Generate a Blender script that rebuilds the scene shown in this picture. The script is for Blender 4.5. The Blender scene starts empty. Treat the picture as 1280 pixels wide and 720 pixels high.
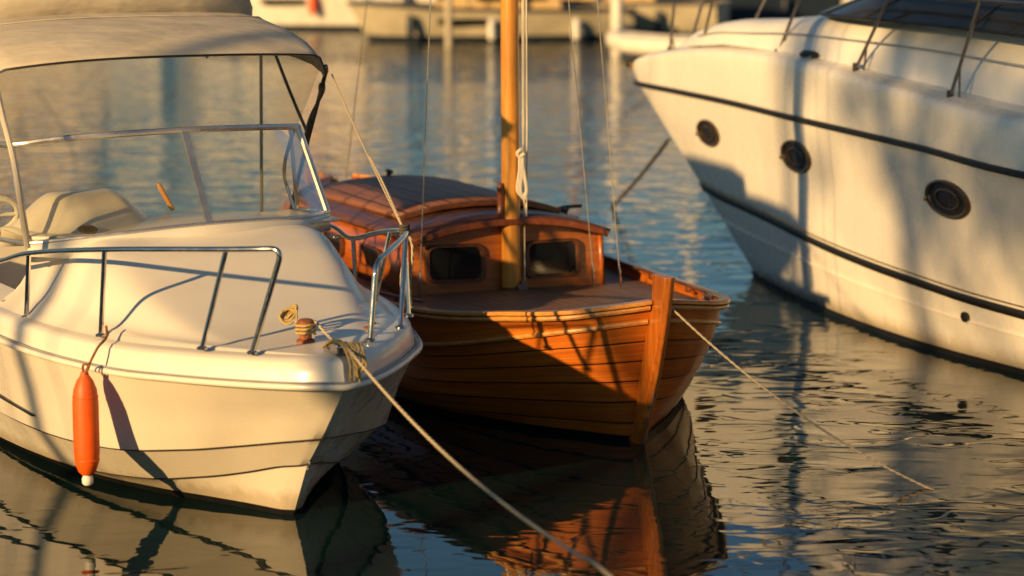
import bpy, math, random
from mathutils import Vector, Matrix
R = math.radians
random.seed(7)
S = bpy.context.scene
COL = S.collection

# ------------------------------------------------------------------ camera, world, sun, exposure
CAM_H = 3.3
cam = bpy.data.objects.new('camera', bpy.data.cameras.new('camera')); COL.objects.link(cam); S.camera = cam
cam.location = (0, 0, CAM_H); cam.rotation_euler = (R(90-9), 0, 0)
cam.data.lens = 85; cam.data.sensor_width = 36; cam.data.clip_start = .1; cam.data.clip_end = 6000
cam.data.dof.use_dof = True; cam.data.dof.focus_distance = 14.4; cam.data.dof.aperture_fstop = 1.2

SUN_EL, SUN_AZ = 16.0, 218.0        # azimuth clockwise from +Y towards +X of where the sun stands
W = bpy.data.worlds.new('World'); S.world = W; W.use_nodes = True
wn = W.node_tree.nodes; wl = W.node_tree.links
bg = wn['Background']; bg.inputs['Strength'].default_value = .062
sky = wn.new('ShaderNodeTexSky'); sky.sky_type = 'NISHITA'; sky.sun_disc = False
sky.sun_elevation = R(SUN_EL); sky.sun_rotation = R(SUN_AZ); sky.air_density = 1.2; sky.dust_density = .7; sky.ozone_density = 3.0
tint = wn.new('ShaderNodeMix'); tint.data_type = 'RGBA'; tint.blend_type = 'MULTIPLY'; tint.inputs[0].default_value = 1
tcw = wn.new('ShaderNodeTexCoord'); sepw = wn.new('ShaderNodeSeparateXYZ'); wl.new(tcw.outputs['Generated'], sepw.inputs[0])
rmp = wn.new('ShaderNodeValToRGB'); rmp.color_ramp.elements[0].position = 0.; rmp.color_ramp.elements[0].color = (.53, .78, .88, 1)     # teal haze low down, warmer overhead
rmp.color_ramp.elements[1].position = .55; rmp.color_ramp.elements[1].color = (.92, .97, .95, 1)
wl.new(sepw.outputs[2], rmp.inputs[0]); wl.new(rmp.outputs[0], tint.inputs[7])
wl.new(sky.outputs[0], tint.inputs[6]); wl.new(tint.outputs[2], bg.inputs['Color'])
sd = bpy.data.lights.new('sun', 'SUN'); sun = bpy.data.objects.new('sun', sd); COL.objects.link(sun)
sd.energy = 5.0; sd.angle = R(.9); sd.color = (1.0, .64, .265)
sv = Vector((math.sin(R(SUN_AZ))*math.cos(R(SUN_EL)), math.cos(R(SUN_AZ))*math.cos(R(SUN_EL)), math.sin(R(SUN_EL))))
sun.rotation_euler = sv.to_track_quat('Z', 'Y').to_euler()
S.view_settings.view_transform = 'Standard'; S.view_settings.look = 'None'
S.view_settings.exposure = .52; S.view_settings.gamma = 1.0
S.render.engine = 'CYCLES'
S.cycles.max_bounces = 8; S.cycles.transparent_max_bounces = 16
S.cycles.caustics_reflective = False; S.cycles.caustics_refractive = False

# ------------------------------------------------------------------ materials
class NT:
    def __init__(s, name):
        s.m = bpy.data.materials.new(name); s.m.use_nodes = True
        s.n = s.m.node_tree.nodes; s.l = s.m.node_tree.links
        s.b = s.n['Principled BSDF']; s.out = s.n['Material Output']
    def new(s, t, **k):
        x = s.n.new(t)
        for a, v in k.items(): setattr(x, a, v)
        return x
    def set(s, **k):
        for a, v in k.items():
            s.b.inputs[a.replace('_', ' ')].default_value = v
    def coord(s, kind='Object', scale=(1, 1, 1)):
        t = s.new('ShaderNodeTexCoord'); mp = s.new('ShaderNodeMapping'); mp.inputs['Scale'].default_value = scale
        s.l.new(t.outputs[kind], mp.inputs['Vector']); return mp.outputs[0]
    def noise(s, vec, scale, detail=3, rough=.5, dist=0.):
        x = s.new('ShaderNodeTexNoise'); x.inputs['Scale'].default_value = scale; x.inputs['Detail'].default_value = detail
        x.inputs['Roughness'].default_value = rough; x.inputs['Distortion'].default_value = dist
        if vec is not None: s.l.new(vec, x.inputs['Vector'])
        return x.outputs['Fac']
    def ramp(s, fac, stops):
        x = s.new('ShaderNodeValToRGB'); e = x.color_ramp.elements
        while len(e) < len(stops): e.new(.5)
        for i, (p, c) in enumerate(stops):
            e[i].position = p; e[i].color = (*c, 1) if not isinstance(c, float) else (c, c, c, 1)
        s.l.new(fac, x.inputs[0]); return x.outputs[0]
    def mix(s, fac, a, b, mode='MIX'):
        x = s.new('ShaderNodeMix', data_type='RGBA', blend_type=mode)
        for sock, v in ((x.inputs[0], fac), (x.inputs[6], a), (x.inputs[7], b)):
            if hasattr(v, 'links') or hasattr(v, 'is_linked'): s.l.new(v, sock)
            else: sock.default_value = v if isinstance(v, (int, float)) else (*v, 1)
        return x.outputs[2]
    def math(s, op, a, b=None, c=None):
        x = s.new('ShaderNodeMath', operation=op)
        for i, v in enumerate((a, b, c)):
            if v is None: continue
            if isinstance(v, (int, float)): x.inputs[i].default_value = v
            else: s.l.new(v, x.inputs[i])
        return x.outputs[0]
    def bump(s, h, dist, strength=1., prev=None):
        x = s.new('ShaderNodeBump'); x.inputs['Distance'].default_value = dist; x.inputs['Strength'].default_value = strength
        s.l.new(h, x.inputs['Height'])
        if prev is not None: s.l.new(prev, x.inputs['Normal'])
        return x.outputs[0]
    def base(s, c): s.l.new(c, s.b.inputs['Base Color'])
    def rough(s, c): s.l.new(c, s.b.inputs['Roughness'])
    def normal(s, c): s.l.new(c, s.b.inputs['Normal'])

def plain(name, col, rough=.5, metal=0., vary=.12, scale=6., bump=0., coat=0.):
    t = NT(name); v = t.coord(); n = t.noise(v, scale, 4)
    a = tuple(c*(1-vary) for c in col); b = tuple(min(1, c*(1+vary)) for c in col)
    t.base(t.ramp(n, [(.3, a), (.7, b)]))
    t.rough(t.ramp(t.noise(v, scale*3, 3), [(.3, max(.02, rough-.06)), (.7, min(1., rough+.08))]))
    t.set(Metallic=metal, Coat_Weight=coat, Coat_Roughness=.08)
    if bump: t.normal(t.bump(t.noise(v, scale*8, 4), bump))
    return t.m

def gelcoat(name, col, streak=.25, rough=.28, seams=False, scum=None):
    t = NT(name); v = t.coord()
    n = t.noise(v, 1.7, 5, .6)
    vs = t.coord('Object', (7, 7, .55)); st = t.noise(vs, 1.6, 5, .65)            # rain streaks running down the sides
    dirt = tuple(c*k for c, k in zip(col, (.72, .62, .45)))
    c1 = t.ramp(n, [(.3, tuple(c*.93 for c in col)), (.7, col)])
    f = t.ramp(st, [(.54, 0.), (.78, streak)])
    c2 = t.mix(f, c1, dirt)
    sp = t.ramp(t.noise(v, 60, 2), [(.74, 0.), (.79, .4)])
    c3 = t.mix(sp, c2, tuple(c*.55 for c in col))
    if seams:                                                                       # faint vertical joints printed through the hull
        sx = t.new('ShaderNodeSeparateXYZ'); t.l.new(v, sx.inputs[0])
        fr = t.math('FRACT', t.math('ADD', t.math('MULTIPLY', sx.outputs[0], 2.3), t.math('MULTIPLY', t.noise(v, .6), .5)))
        ln = t.math('LESS_THAN', t.math('ABSOLUTE', t.math('SUBTRACT', fr, .5)), .012)
        c3 = t.mix(t.math('MULTIPLY', ln, .28), c3, tuple(c*.6 for c in col))
    if scum:
        sz = t.new('ShaderNodeSeparateXYZ'); t.l.new(v, sz.inputs[0])
        hgt = t.math('ADD', sz.outputs[2], t.math('MULTIPLY', t.noise(t.coord('Object', (5, 5, .8)), 2.2, 5, .7), -.16))
        c3 = t.mix(t.ramp(hgt, [(0., .5), (scum, 0.)]), c3, tuple(c*k for c, k in zip(col, (.42, .33, .18))))
    t.base(c3); t.rough(t.ramp(t.noise(v, 9, 4), [(.3, rough-.07), (.7, rough+.12)]))
    t.set(Coat_Weight=.35, Coat_Roughness=.12)
    t.normal(t.bump(t.noise(v, 1.5, 1), .004)); return t.m

def varnish(name, dark, mid, light, kind='Object', scale=(1.2, 14, 14), seams=0, rough=.3, coat=.35, knots=True, planks=None, wear=0.):
    t = NT(name); v = t.coord(kind, scale)
    g = t.noise(v, 2.2, 6, .62, .6)
    fine = t.noise(t.coord(kind, tuple(k*3.5 for k in scale)), 5, 4, .7)
    big = t.noise(t.coord(), 1.1, 3)
    f = t.math('ADD', t.math('MULTIPLY', g, .7), t.math('MULTIPLY', fine, .3))
    c = t.ramp(f, [(.32, dark), (.5, mid), (.68, light)])
    c = t.mix(t.ramp(big, [(.35, 0.), (.7, .5)]), c, tuple(k*.62 for k in mid))
    if planks:                                                                      # UV: x metres along, y plank number
        uv = t.new('ShaderNodeTexCoord').outputs['UV']; s = t.new('ShaderNodeSeparateXYZ'); t.l.new(uv, s.inputs[0])
        idx = t.math('FLOOR', s.outputs[1])
        wnz = t.new('ShaderNodeTexWhiteNoise', noise_dimensions='1D'); t.l.new(idx, wnz.inputs['W'])
        c = t.mix(t.math('MULTIPLY', wnz.outputs['Value'], .55), c, tuple(k*.5 for k in mid))
        fr = t.math('FRACT', s.outputs[1])
        wob = t.math('MULTIPLY', t.noise(t.coord('UV', (6, 3, 1)), 2, 2), .02)
        d = t.math('MINIMUM', fr, t.math('SUBTRACT', 1., fr))
        ln = t.math('LESS_THAN', d, t.math('ADD', planks*.6, wob))
        c = t.mix(t.math('MULTIPLY', ln, .93), c, (.012, .005, .003))
    if seams:                                                                       # caulked deck boards, seams every `seams` m across Y
        sx = t.new('ShaderNodeSeparateXYZ'); t.l.new(t.coord(), sx.inputs[0])
        q = t.math('DIVIDE', sx.outputs[1], seams); fr = t.math('FRACT', q)
        wnz = t.new('ShaderNodeTexWhiteNoise', noise_dimensions='1D'); t.l.new(t.math('FLOOR', q), wnz.inputs['W'])
        c = t.mix(t.math('MULTIPLY', wnz.outputs['Value'], .5), c, tuple(k*.5 for k in mid))
        ln = t.math('LESS_THAN', t.math('ABSOLUTE', t.math('SUBTRACT', fr, .5)), .045)
        c = t.mix(ln, c, (.008, .006, .005))
    if knots:
        vo = t.new('ShaderNodeTexVoronoi'); vo.inputs['Scale'].default_value = 2.6
        t.l.new(t.coord('Object', (1, 2.6, 2.6)), vo.inputs['Vector'])
        k = t.ramp(vo.outputs['Distance'], [(.03, .85), (.085, 0.)])
        c = t.mix(t.math('MULTIPLY', k, t.ramp(t.noise(t.coord(), 3), [(.5, 0.), (.56, 1.)])), c, (.03, .009, .004))
    if wear:
        wr = t.ramp(t.noise(t.coord('Object', (1, 3, 3)), 4.5, 6, .7), [(.56, 0.), (.66, wear)])
        c = t.mix(wr, c, (.33, .22, .14))
    t.base(c)
    t.rough(t.ramp(fine, [(.3, rough-.05), (.7, rough+.16)]))
    t.set(Coat_Weight=coat, Coat_Roughness=.12)
    t.normal(t.bump(f, .0015, .7)); return t.m

M = {}
M['gel'] = gelcoat('cream_gelcoat', (.74, .66, .53), streak=.05, scum=.07)
M['gel_deck'] = gelcoat('cream_deck_gelcoat', (.76, .69, .57), streak=.12, rough=.38)
M['yacht'] = gelcoat('white_yacht_gelcoat', (.80, .75, .66), streak=.10, rough=.24, seams=True, scum=.10)
M['yacht_deck'] = gelcoat('white_yacht_deck', (.80, .76, .69), streak=.08, rough=.35)
M['hullwood'] = varnish('varnished_planking', (.25, .046, .005), (.57, .14, .011), (.75, .26, .032), 'UV', (.5, 3.2, 1), planks=.05, wear=.12)
M['wood'] = varnish('varnished_mahogany', (.22, .044, .006), (.44, .105, .013), (.60, .19, .03))
M['wood_up'] = varnish('mahogany_upright_grain', (.24, .055, .007), (.48, .13, .014), (.64, .23, .032), scale=(14, 14, 1.2), knots=False)
M['wood_across'] = varnish('mahogany_grain_across', (.20, .045, .007), (.42, .11, .014), (.58, .20, .03), scale=(14, 1.1, 11), knots=False, rough=.3)
M['wood_dark'] = varnish('dark_mahogany', (.05, .016, .006), (.12, .038, .012), (.20, .07, .02), rough=.4, coat=.15)
M['wood_red'] = varnish('red_brown_mahogany', (.10, .024, .009), (.22, .055, .018), (.33, .10, .03), wear=.2)
M['wood_light'] = varnish('light_oak_trim', (.36, .13, .02), (.58, .25, .05), (.75, .38, .09))
M['mast'] = varnish('varnished_spruce', (.40, .14, .018), (.66, .27, .035), (.80, .38, .06), scale=(14, 14, 1.0), knots=False)
M['deck'] = varnish('weathered_deck_boards', (.12, .055, .025), (.24, .115, .05), (.36, .19, .09), seams=.07, rough=.55, coat=.0, knots=False)
M['roofwood'] = varnish('weathered_roof_boards', (.13, .045, .022), (.26, .10, .05), (.38, .17, .09), seams=.16, rough=.55, coat=.0, knots=False)
M['black'] = plain('black_antifouling', (.006, .006, .007), .5)
M['rubber'] = plain('black_rubber', (.012, .011, .01), .45)
M['steel'] = plain('stainless_steel', (.62, .58, .52), .16, metal=1., vary=.08)
M['dull'] = plain('dull_metal', (.25, .22, .19), .4, metal=.9)
M['alu'] = plain('brushed_aluminium', (.66, .62, .56), .3, metal=.85)
M['bronze'] = plain('dark_bronze', (.13, .09, .05), .3, metal=.7)
M['brass'] = plain('worn_brass', (.45, .28, .08), .3, metal=1.)
M['rust'] = plain('rusty_iron', (.24, .075, .025), .75, vary=.5, scale=30, bump=.004)
M['orange'] = plain('orange_pvc', (.78, .10, .003), .5, vary=.16, scale=9)
M['white'] = plain('white_plastic', (.72, .68, .6), .4)
M['port_glass'] = plain('brown_porthole_glass', (.02, .014, .009), .12, vary=.5, scale=12)
M['grey'] = plain('grey_plastic', (.3, .3, .29), .5)
M['dark'] = plain('dark_tube', (.035, .035, .033), .3, metal=.4)
M['stone'] = plain('quay_stone', (.30, .26, .2), .85, vary=.25, scale=1.5)
M['facade1'] = plain('ochre_plaster', (.52, .34, .16), .85)
M['facade2'] = plain('pale_plaster', (.60, .46, .30), .85)
M['facade3'] = plain('brick_red_plaster', (.34, .16, .09), .85)
M['tile'] = plain('terracotta_tiles', (.28, .09, .04), .8)
M['farwhite'] = plain('far_boat_white', (.70, .64, .54), .4)
M['fargrey'] = plain('far_boat_grey', (.42, .36, .25), .5, vary=.3, scale=1.)
M['farblue'] = plain('far_boat_navy', (.02, .03, .05), .35)
M['farbrown'] = plain('far_boat_wood', (.34, .14, .04), .4)
M['fartarp'] = plain('far_boat_tarpaulin', (.52, .36, .16), .8)

def mk_rope(name, col, r, lay=.045):
    t = NT(name); uv = t.new('ShaderNodeTexCoord').outputs['UV']; s = t.new('ShaderNodeSeparateXYZ'); t.l.new(uv, s.inputs[0])
    a = t.math('ADD', t.math('MULTIPLY', s.outputs[0], 6.2832/lay), t.math('MULTIPLY', s.outputs[1], 6.2832*3))
    w = t.math('ADD', t.math('MULTIPLY', t.math('SINE', a), .5), .5)
    n = t.noise(t.coord(), 60, 3)
    t.base(t.mix(t.ramp(n, [(.3, 0.), (.7, .5)]), t.ramp(w, [(0., tuple(c*.45 for c in col)), (.6, col)]), tuple(c*.6 for c in col)))
    t.set(Roughness=.85); t.normal(t.bump(w, r*.35)); return t.m
M['rope'] = mk_rope('hemp_rope', (.62, .50, .33), .011)
M['rope_yellow'] = mk_rope('yellow_rope', (.60, .42, .16), .009)
M['rope_dark'] = mk_rope('old_dark_rope', (.10, .085, .065), .014)
M['wire'] = plain('rigging_wire', (.42, .38, .30), .35, metal=.7)
M['line'] = plain('white_halyard', (.68, .60, .46), .7)

def mk_canvas():
    t = NT('beige_canvas'); v = t.coord()
    n = t.noise(v, 2.5, 5, .6); c = t.ramp(n, [(.3, (.58, .50, .38)), (.7, (.70, .62, .48))])
    st = t.ramp(t.noise(t.coord('Object', (1, 1, 4)), 3, 6, .7), [(.58, 0.), (.8, .35)])
    c = t.mix(st, c, (.38, .30, .2)); t.base(c); t.set(Roughness=.9)
    wv = t.noise(v, 240, 2)
    t.normal(t.bump(t.noise(t.coord('Object', (1, .45, 1)), 4.5, 3), .035, .9, t.bump(wv, .0012)))
    tr = t.new('ShaderNodeBsdfTranslucent'); t.l.new(c, tr.inputs[0])
    mx = t.new('ShaderNodeMixShader'); mx.inputs[0].default_value = .22
    t.l.new(t.b.outputs[0], mx.inputs[1]); t.l.new(tr.outputs[0], mx.inputs[2]); t.l.new(mx.outputs[0], t.out.inputs[0]); return t.m
M['canvas'] = mk_canvas()

def mk_pane(name, tint, spec=.8):
    t = NT(name); g = t.new('ShaderNodeBsdfGlossy'); g.inputs['Roughness'].default_value = .03
    tr = t.new('ShaderNodeBsdfTransparent'); tr.inputs[0].default_value = (*tint, 1)
    fz = t.new('ShaderNodeFresnel'); fz.inputs[0].default_value = 1.13
    df = t.new('ShaderNodeBsdfDiffuse'); df.inputs[0].default_value = (.5, .42, .3, 1)
    dirt = t.ramp(t.noise(t.coord(), 3, 6, .7), [(.4, .05), (.75, .16)])
    m1 = t.new('ShaderNodeMixShader'); t.l.new(dirt, m1.inputs[0]); t.l.new(tr.outputs[0], m1.inputs[1]); t.l.new(df.outputs[0], m1.inputs[2])
    m2 = t.new('ShaderNodeMixShader'); t.l.new(t.math('MULTIPLY', fz.outputs[0], .4), m2.inputs[0]); t.l.new(m1.outputs[0], m2.inputs[1]); t.l.new(g.outputs[0], m2.inputs[2])
    t.l.new(m2.outputs[0], t.out.inputs[0]); return t.m
M['pane'] = mk_pane('windscreen_glass', (.86, .86, .80))
M['vinyl'] = mk_pane('clear_vinyl', (.74, .76, .74))
t = NT('dark_window_glass'); t.set(Base_Color=(.008, .010, .012, 1), Roughness=.06, IOR=1.33)
t.rough(t.ramp(t.noise(t.coord(), 5, 4), [(.3, .04), (.8, .2)])); M['glass'] = t.m
t = NT('tinted_yacht_glass'); t.set(Base_Color=(.022, .022, .02, 1), Roughness=.12); t.rough(t.ramp(t.noise(t.coord(), 2, 4), [(.3, .08), (.8, .25)])); M['yglass'] = t.m

def mk_water():
    t = NT('harbour_water'); t.set(Base_Color=(.003, .013, .014, 1), Roughness=.012, IOR=1.5)
    big = t.noise(t.coord('Object', (.5, .8, 1)), .6, 1, .5, .3)           # slow undulation that bends the reflections
    mid = t.noise(t.coord('Object', (.8, 1.2, 1)), 2.2, 1, .5, .5)
    fine = t.noise(t.coord('Object', (.6, 1.5, 1)), 4.6, 1, .5, .4)
    crest = t.ramp(t.noise(t.coord('Object', (.75, 1.35, 1)), 3.1, 1, .5, .8), [(.52, 0.), (.66, 1.)])   # small steep wavelets between calm patches
    crest = t.math('SMOOTH_MIN', crest, 1., .4)
    sx = t.new('ShaderNodeSeparateXYZ'); t.l.new(t.coord(), sx.inputs[0])
    def ramp01(sock, a, b_):
        m = t.new('ShaderNodeMapRange'); m.interpolation_type = 'SMOOTHSTEP'; m.inputs[1].default_value = a; m.inputs[2].default_value = b_; t.l.new(sock, m.inputs[0]); return m.outputs[0]
    far = ramp01(sx.outputs[1], 17.5, 34); rgt = ramp01(sx.outputs[0], .8, 2.6)
    patch = t.ramp(t.noise(t.coord('Object', (.5, .9, 1)), 1.0, 2), [(.42, .05), (.58, 1.)])
    a = t.math('ADD', t.math('MULTIPLY', far, 1.5), t.math('MULTIPLY', t.math('MULTIPLY', rgt, patch), .62))
    a = t.math('ADD', a, .16)
    h = t.math('ADD', t.math('MULTIPLY', big, .009), t.math('MULTIPLY', t.math('MULTIPLY', mid, a), .022))
    h = t.math('ADD', h, t.math('MULTIPLY', t.math('MULTIPLY', fine, a), .006))
    h = t.math('ADD', h, t.math('MULTIPLY', t.math('MULTIPLY', crest, t.math('ADD', t.math('MULTIPLY', t.math('MULTIPLY', rgt, patch), 1.), t.math('ADD', t.math('MULTIPLY', far, 1.2), .10))), .006))
    t.normal(t.bump(h, 1.0)); return t.m
M['water'] = mk_water()

# ------------------------------------------------------------------ helpers
def tag(o, label=None, cat=None, group=None, kind=None):
    if label: o['label'] = label
    if cat: o['category'] = cat
    if group: o['group'] = group
    if kind: o['kind'] = kind
    return o
def empty(name, loc=(0, 0, 0), rz=0., label=None, cat=None, group=None):
    o = bpy.data.objects.new(name, None); COL.objects.link(o); o.location = loc; o.rotation_euler = (0, 0, rz)
    o.empty_display_size = .2; return tag(o, label, cat, group)
def catmull(P, n):
    P = [Vector(p) for p in P]; out = []
    m = len(P)-1
    for i in range(m):
        p0 = P[i-1] if i else P[0]*2-P[1]; p1, p2 = P[i], P[i+1]; p3 = P[i+2] if i+2 <= m else P[m]*2-P[m-1]
        for k in range(n):
            s = k/n; s2 = s*s; s3 = s2*s
            out.append(.5*((2*p1)+(p2-p0)*s+(2*p0-5*p1+4*p2-p3)*s2+(3*p1-p0-3*p2+p3)*s3))
    out.append(P[-1].copy()); return out
class MB:
    def __init__(s): s.v = []; s.f = []; s.uv = []
    def add(s, verts, faces, uvs=None):
        b = len(s.v); s.v += [tuple(v) for v in verts]
        for i, f in enumerate(faces):
            s.f.append(tuple(b+k for k in f)); s.uv.append(uvs[i] if uvs else [(0, 0)]*len(f))
        return s
    def grid(s, rows, closed=False, uvs=None, flip=False):
        n = len(rows[0]); V = [p for r in rows for p in r]; F = []; U = []
        for i in range(len(rows)-1):
            for j in range(n if closed else n-1):
                k = (j+1) % n; q = [i*n+j, i*n+k, (i+1)*n+k, (i+1)*n+j]
                u = None
                if uvs: u = [uvs[i][j], uvs[i][k], uvs[i+1][k], uvs[i+1][j]]
                if flip: q.reverse(); u = u[::-1] if u else u
                F.append(q); U.append(u or [(0, 0)]*4)
        return s.add(V, F, U)
    def tube(s, P, r, seg=10, n=0, cap=True):
        P = catmull(P, n) if n else [Vector(p) for p in P]
        rr = (lambda i: r) if not callable(r) else (lambda i: r(i/(len(P)-1)))
        T = []
        for i in range(len(P)):
            a = P[max(0, i-1)]; b = P[min(len(P)-1, i+1)]; T.append((b-a).normalized())
        up = Vector((0, 0, 1)) if abs(T[0].z) < .9 else Vector((1, 0, 0))
        N = (up-T[0]*up.dot(T[0])).normalized(); L = 0; rows = []; U = []
        for i, p in enumerate(P):
            if i:
                N = (N-T[i]*N.dot(T[i])).normalized(); L += (p-P[i-1]).length
            B = T[i].cross(N)
            rows.append([p+(N*math.cos(2*math.pi*k/seg)+B*math.sin(2*math.pi*k/seg))*rr(i) for k in range(seg)])
            U.append([(L, k/seg) for k in range(seg+1)])
        b = len(s.v); V = [p for q in rows for p in q]; F = []; UU = []
        for i in range(len(P)-1):
            for k in range(seg):
                k2 = (k+1) % seg
                F.append([i*seg+k, i*seg+k2, (i+1)*seg+k2, (i+1)*seg+k]); UU.append([U[i][k], U[i][k+1], U[i+1][k+1], U[i+1][k]])
        if cap:
            F.append(list(range(seg))[::-1]); UU.append([(0, 0)]*seg)
            F.append([(len(P)-1)*seg+k for k in range(seg)]); UU.append([(0, 0)]*seg)
        return s.add(V, F, UU)
    def box(s, c, d, rot=None):
        c = Vector(c); V = []
        for z in (-.5, .5):
            for x, y in ((-.5, -.5), (.5, -.5), (.5, .5), (-.5, .5)):
                q = Vector((x*d[0], y*d[1], z*d[2])); V.append(c+(rot @ q if rot else q))
        return s.add(V, [(3, 2, 1, 0), (4, 5, 6, 7), (0, 1, 5, 4), (1, 2, 6, 5), (2, 3, 7, 6), (3, 0, 4, 7)])
    def lathe(s, prof, c=(0, 0, 0), axis=(0, 0, 1), seg=20):
        A = Vector(axis).normalized(); q = Vector((0, 0, 1)).rotation_difference(A).to_matrix(); c = Vector(c)
        rows = [[c+q @ Vector((r*math.cos(2*math.pi*k/seg), r*math.sin(2*math.pi*k/seg), z)) for k in range(seg)] for r, z in prof]
        return s.grid(rows, closed=True)
    def bar(s, P, w, h, n=0, side=None):            # rectangular section swept along a path (w sideways, h up)
        P = catmull(P, n) if n else [Vector(p) for p in P]; rows = []; U = []; L = 0
        for i, p in enumerate(P):
            a = P[max(0, i-1)]; b = P[min(len(P)-1, i+1)]; T = (b-a).normalized()
            X = Vector(side) if side else Vector((T.y, -T.x, 0)).normalized()
            Z = X.cross(T).normalized()
            if Z.z < 0 and not side: Z = -Z
            if i: L += (p-P[i-1]).length
            rows.append([p-X*w/2-Z*h/2, p+X*w/2-Z*h/2, p+X*w/2+Z*h/2, p-X*w/2+Z*h/2]); U.append([(L, 0)]*4)
        s.grid(rows, closed=True, uvs=U)
        n_ = len(rows); b = len(s.v)-n_*4
        s.f += [(b+3, b+2, b+1, b), tuple(b+(n_-1)*4+k for k in range(4))]; s.uv += [[(0, 0)]*4]*2
        return s
    def build(s, name, mat, parent=None, smooth=True, bevel=0., sub=0, thick=0., off=-1, auto=40, loc=None):
        me = bpy.data.meshes.new(name); me.from_pydata(s.v, [], s.f); me.update()
        uvl = me.uv_layers.new(name='UVMap'); k = 0
        flat = [c for u in s.uv for p in u for c in p]; uvl.data.foreach_set('uv', flat)
        import bmesh
        bm = bmesh.new(); bm.from_mesh(me); bmesh.ops.remove_doubles(bm, verts=bm.verts, dist=1e-5)
        bmesh.ops.recalc_face_normals(bm, faces=bm.faces); bm.to_mesh(me); bm.free()
        me.materials.append(mat if not isinstance(mat, str) else M[mat])
        o = bpy.data.objects.new(name, me); COL.objects.link(o); o.parent = parent
        if smooth:
            for p in me.polygons: p.use_smooth = True
            me.set_sharp_from_angle(angle=R(auto))
        if thick:
            m = o.modifiers.new('solid', 'SOLIDIFY'); m.thickness = thick; m.offset = off
        if bevel:
            m = o.modifiers.new('bev', 'BEVEL'); m.width = bevel; m.segments = 2; m.limit_method = 'ANGLE'; m.angle_limit = R(35)
        if sub:
            m = o.modifiers.new('sub', 'SUBSURF'); m.levels = sub; m.render_levels = sub
        return o
def mirror(P): return [(p[0], -p[1], p[2]) for p in P]
def interp(x, xs, ys):
    if x <= xs[0]: return ys[0]
    for i in range(len(xs)-1):
        if x <= xs[i+1]:
            t = (x-xs[i])/(xs[i+1]-xs[i]); return ys[i]+(ys[i+1]-ys[i])*t
    return ys[-1]
def lerp(a, b, t): return Vector(a)*(1-t)+Vector(b)*t
def surf(lines, n, sub, bulge=None):
    """smooth lines along the boat, then sub rows between each pair; returns rows"""
    L = [catmull(l, n) for l in lines]; rows = []
    for i in range(len(L)-1):
        for k in range(sub[i]):
            t = k/sub[i]; rows.append([a.lerp(b, t) for a, b in zip(L[i], L[i+1])])
    rows.append(L[-1]); return rows
def rounded_rect(w, h, r, seg=5):
    out = []
    for cx, cy, a0 in ((w/2-r, h/2-r, 0), (-w/2+r, h/2-r, 90), (-w/2+r, -h/2+r, 180), (w/2-r, -h/2+r, 270)):
        for k in range(seg+1):
            a = R(a0+90*k/seg); out.append((cx+r*math.cos(a), cy+r*math.sin(a)))
    return out
class Frame:            # boat-local point -> world
    def __init__(s, O, phi): s.O = Vector((O[0], O[1], 0)); s.rz = R(phi-90); s.m = Matrix.Rotation(s.rz, 4, 'Z')
    def w(s, p): return s.O+(s.m @ Vector(p))

# ------------------------------------------------------------------ water, quay, far shore
b = MB(); n = 2
b.grid([[(-1500, -60, 0), (1500, -60, 0)], [(-1500, 3000, 0), (1500, 3000, 0)]]); tag(b.build('water', 'water', smooth=False), kind='structure')
b = MB(); b.box((0, 104, .2), (260, 16, 2.0)); tag(b.build('far_quay', 'stone', bevel=.05), kind='structure')
b = MB(); b.box((0, 300, -.5), (3000, 378, 1.6)); tag(b.build('far_ground', 'stone', smooth=False), kind='structure')

def building(x, y, w, d, h, mat, storeys, cols, label):
    r = empty('harbour_house', (x, y, .8), 0, label, 'house', 'houses along the far quay')
    MB().box((0, 0, h/2), (w, d, h)).build('wall', mat, r, smooth=False)
    q = MB(); e = .5
    q.add([(-w/2-e, -d/2-e, h), (w/2+e, -d/2-e, h), (w/2+e, d/2+e, h), (-w/2-e, d/2+e, h), (-w/2+2, 0, h+2.4), (w/2-2, 0, h+2.4)],
          [(0, 1, 5, 4), (1, 2, 5), (2, 3, 4, 5), (3, 0, 4), (3, 2, 1, 0)]).build('roof', 'tile', r, smooth=False)
    for i in range(storeys):
        for j in range(cols):
            cx = -w/2+(j+.5)*w/cols; cz = h/storeys*(i+.5)
            f = MB(); f.box((cx, -d/2-.05, cz), (1.3, .14, 1.9)); fo = f.build('window', 'farwhite', r, smooth=False)
            MB().box((cx, -d/2-.13, cz), (1.05, .04, 1.65)).build('pane', 'glass', fo, smooth=False)
building(-8.0, 104, 3.4, 4, 8.5, 'facade2', 3, 1, 'slim pale unseen tower house added on the far quay for its reflection')  # added above the view to put a golden column into the water
building(-23, 106, 9, 8, 5.5, 'facade1', 2, 3, 'low ochre harbour house at far left on the far quay')
building(40, 106, 15, 9, 6.5, 'facade2', 2, 4, 'pale harbour house farthest right on the far quay')

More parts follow.
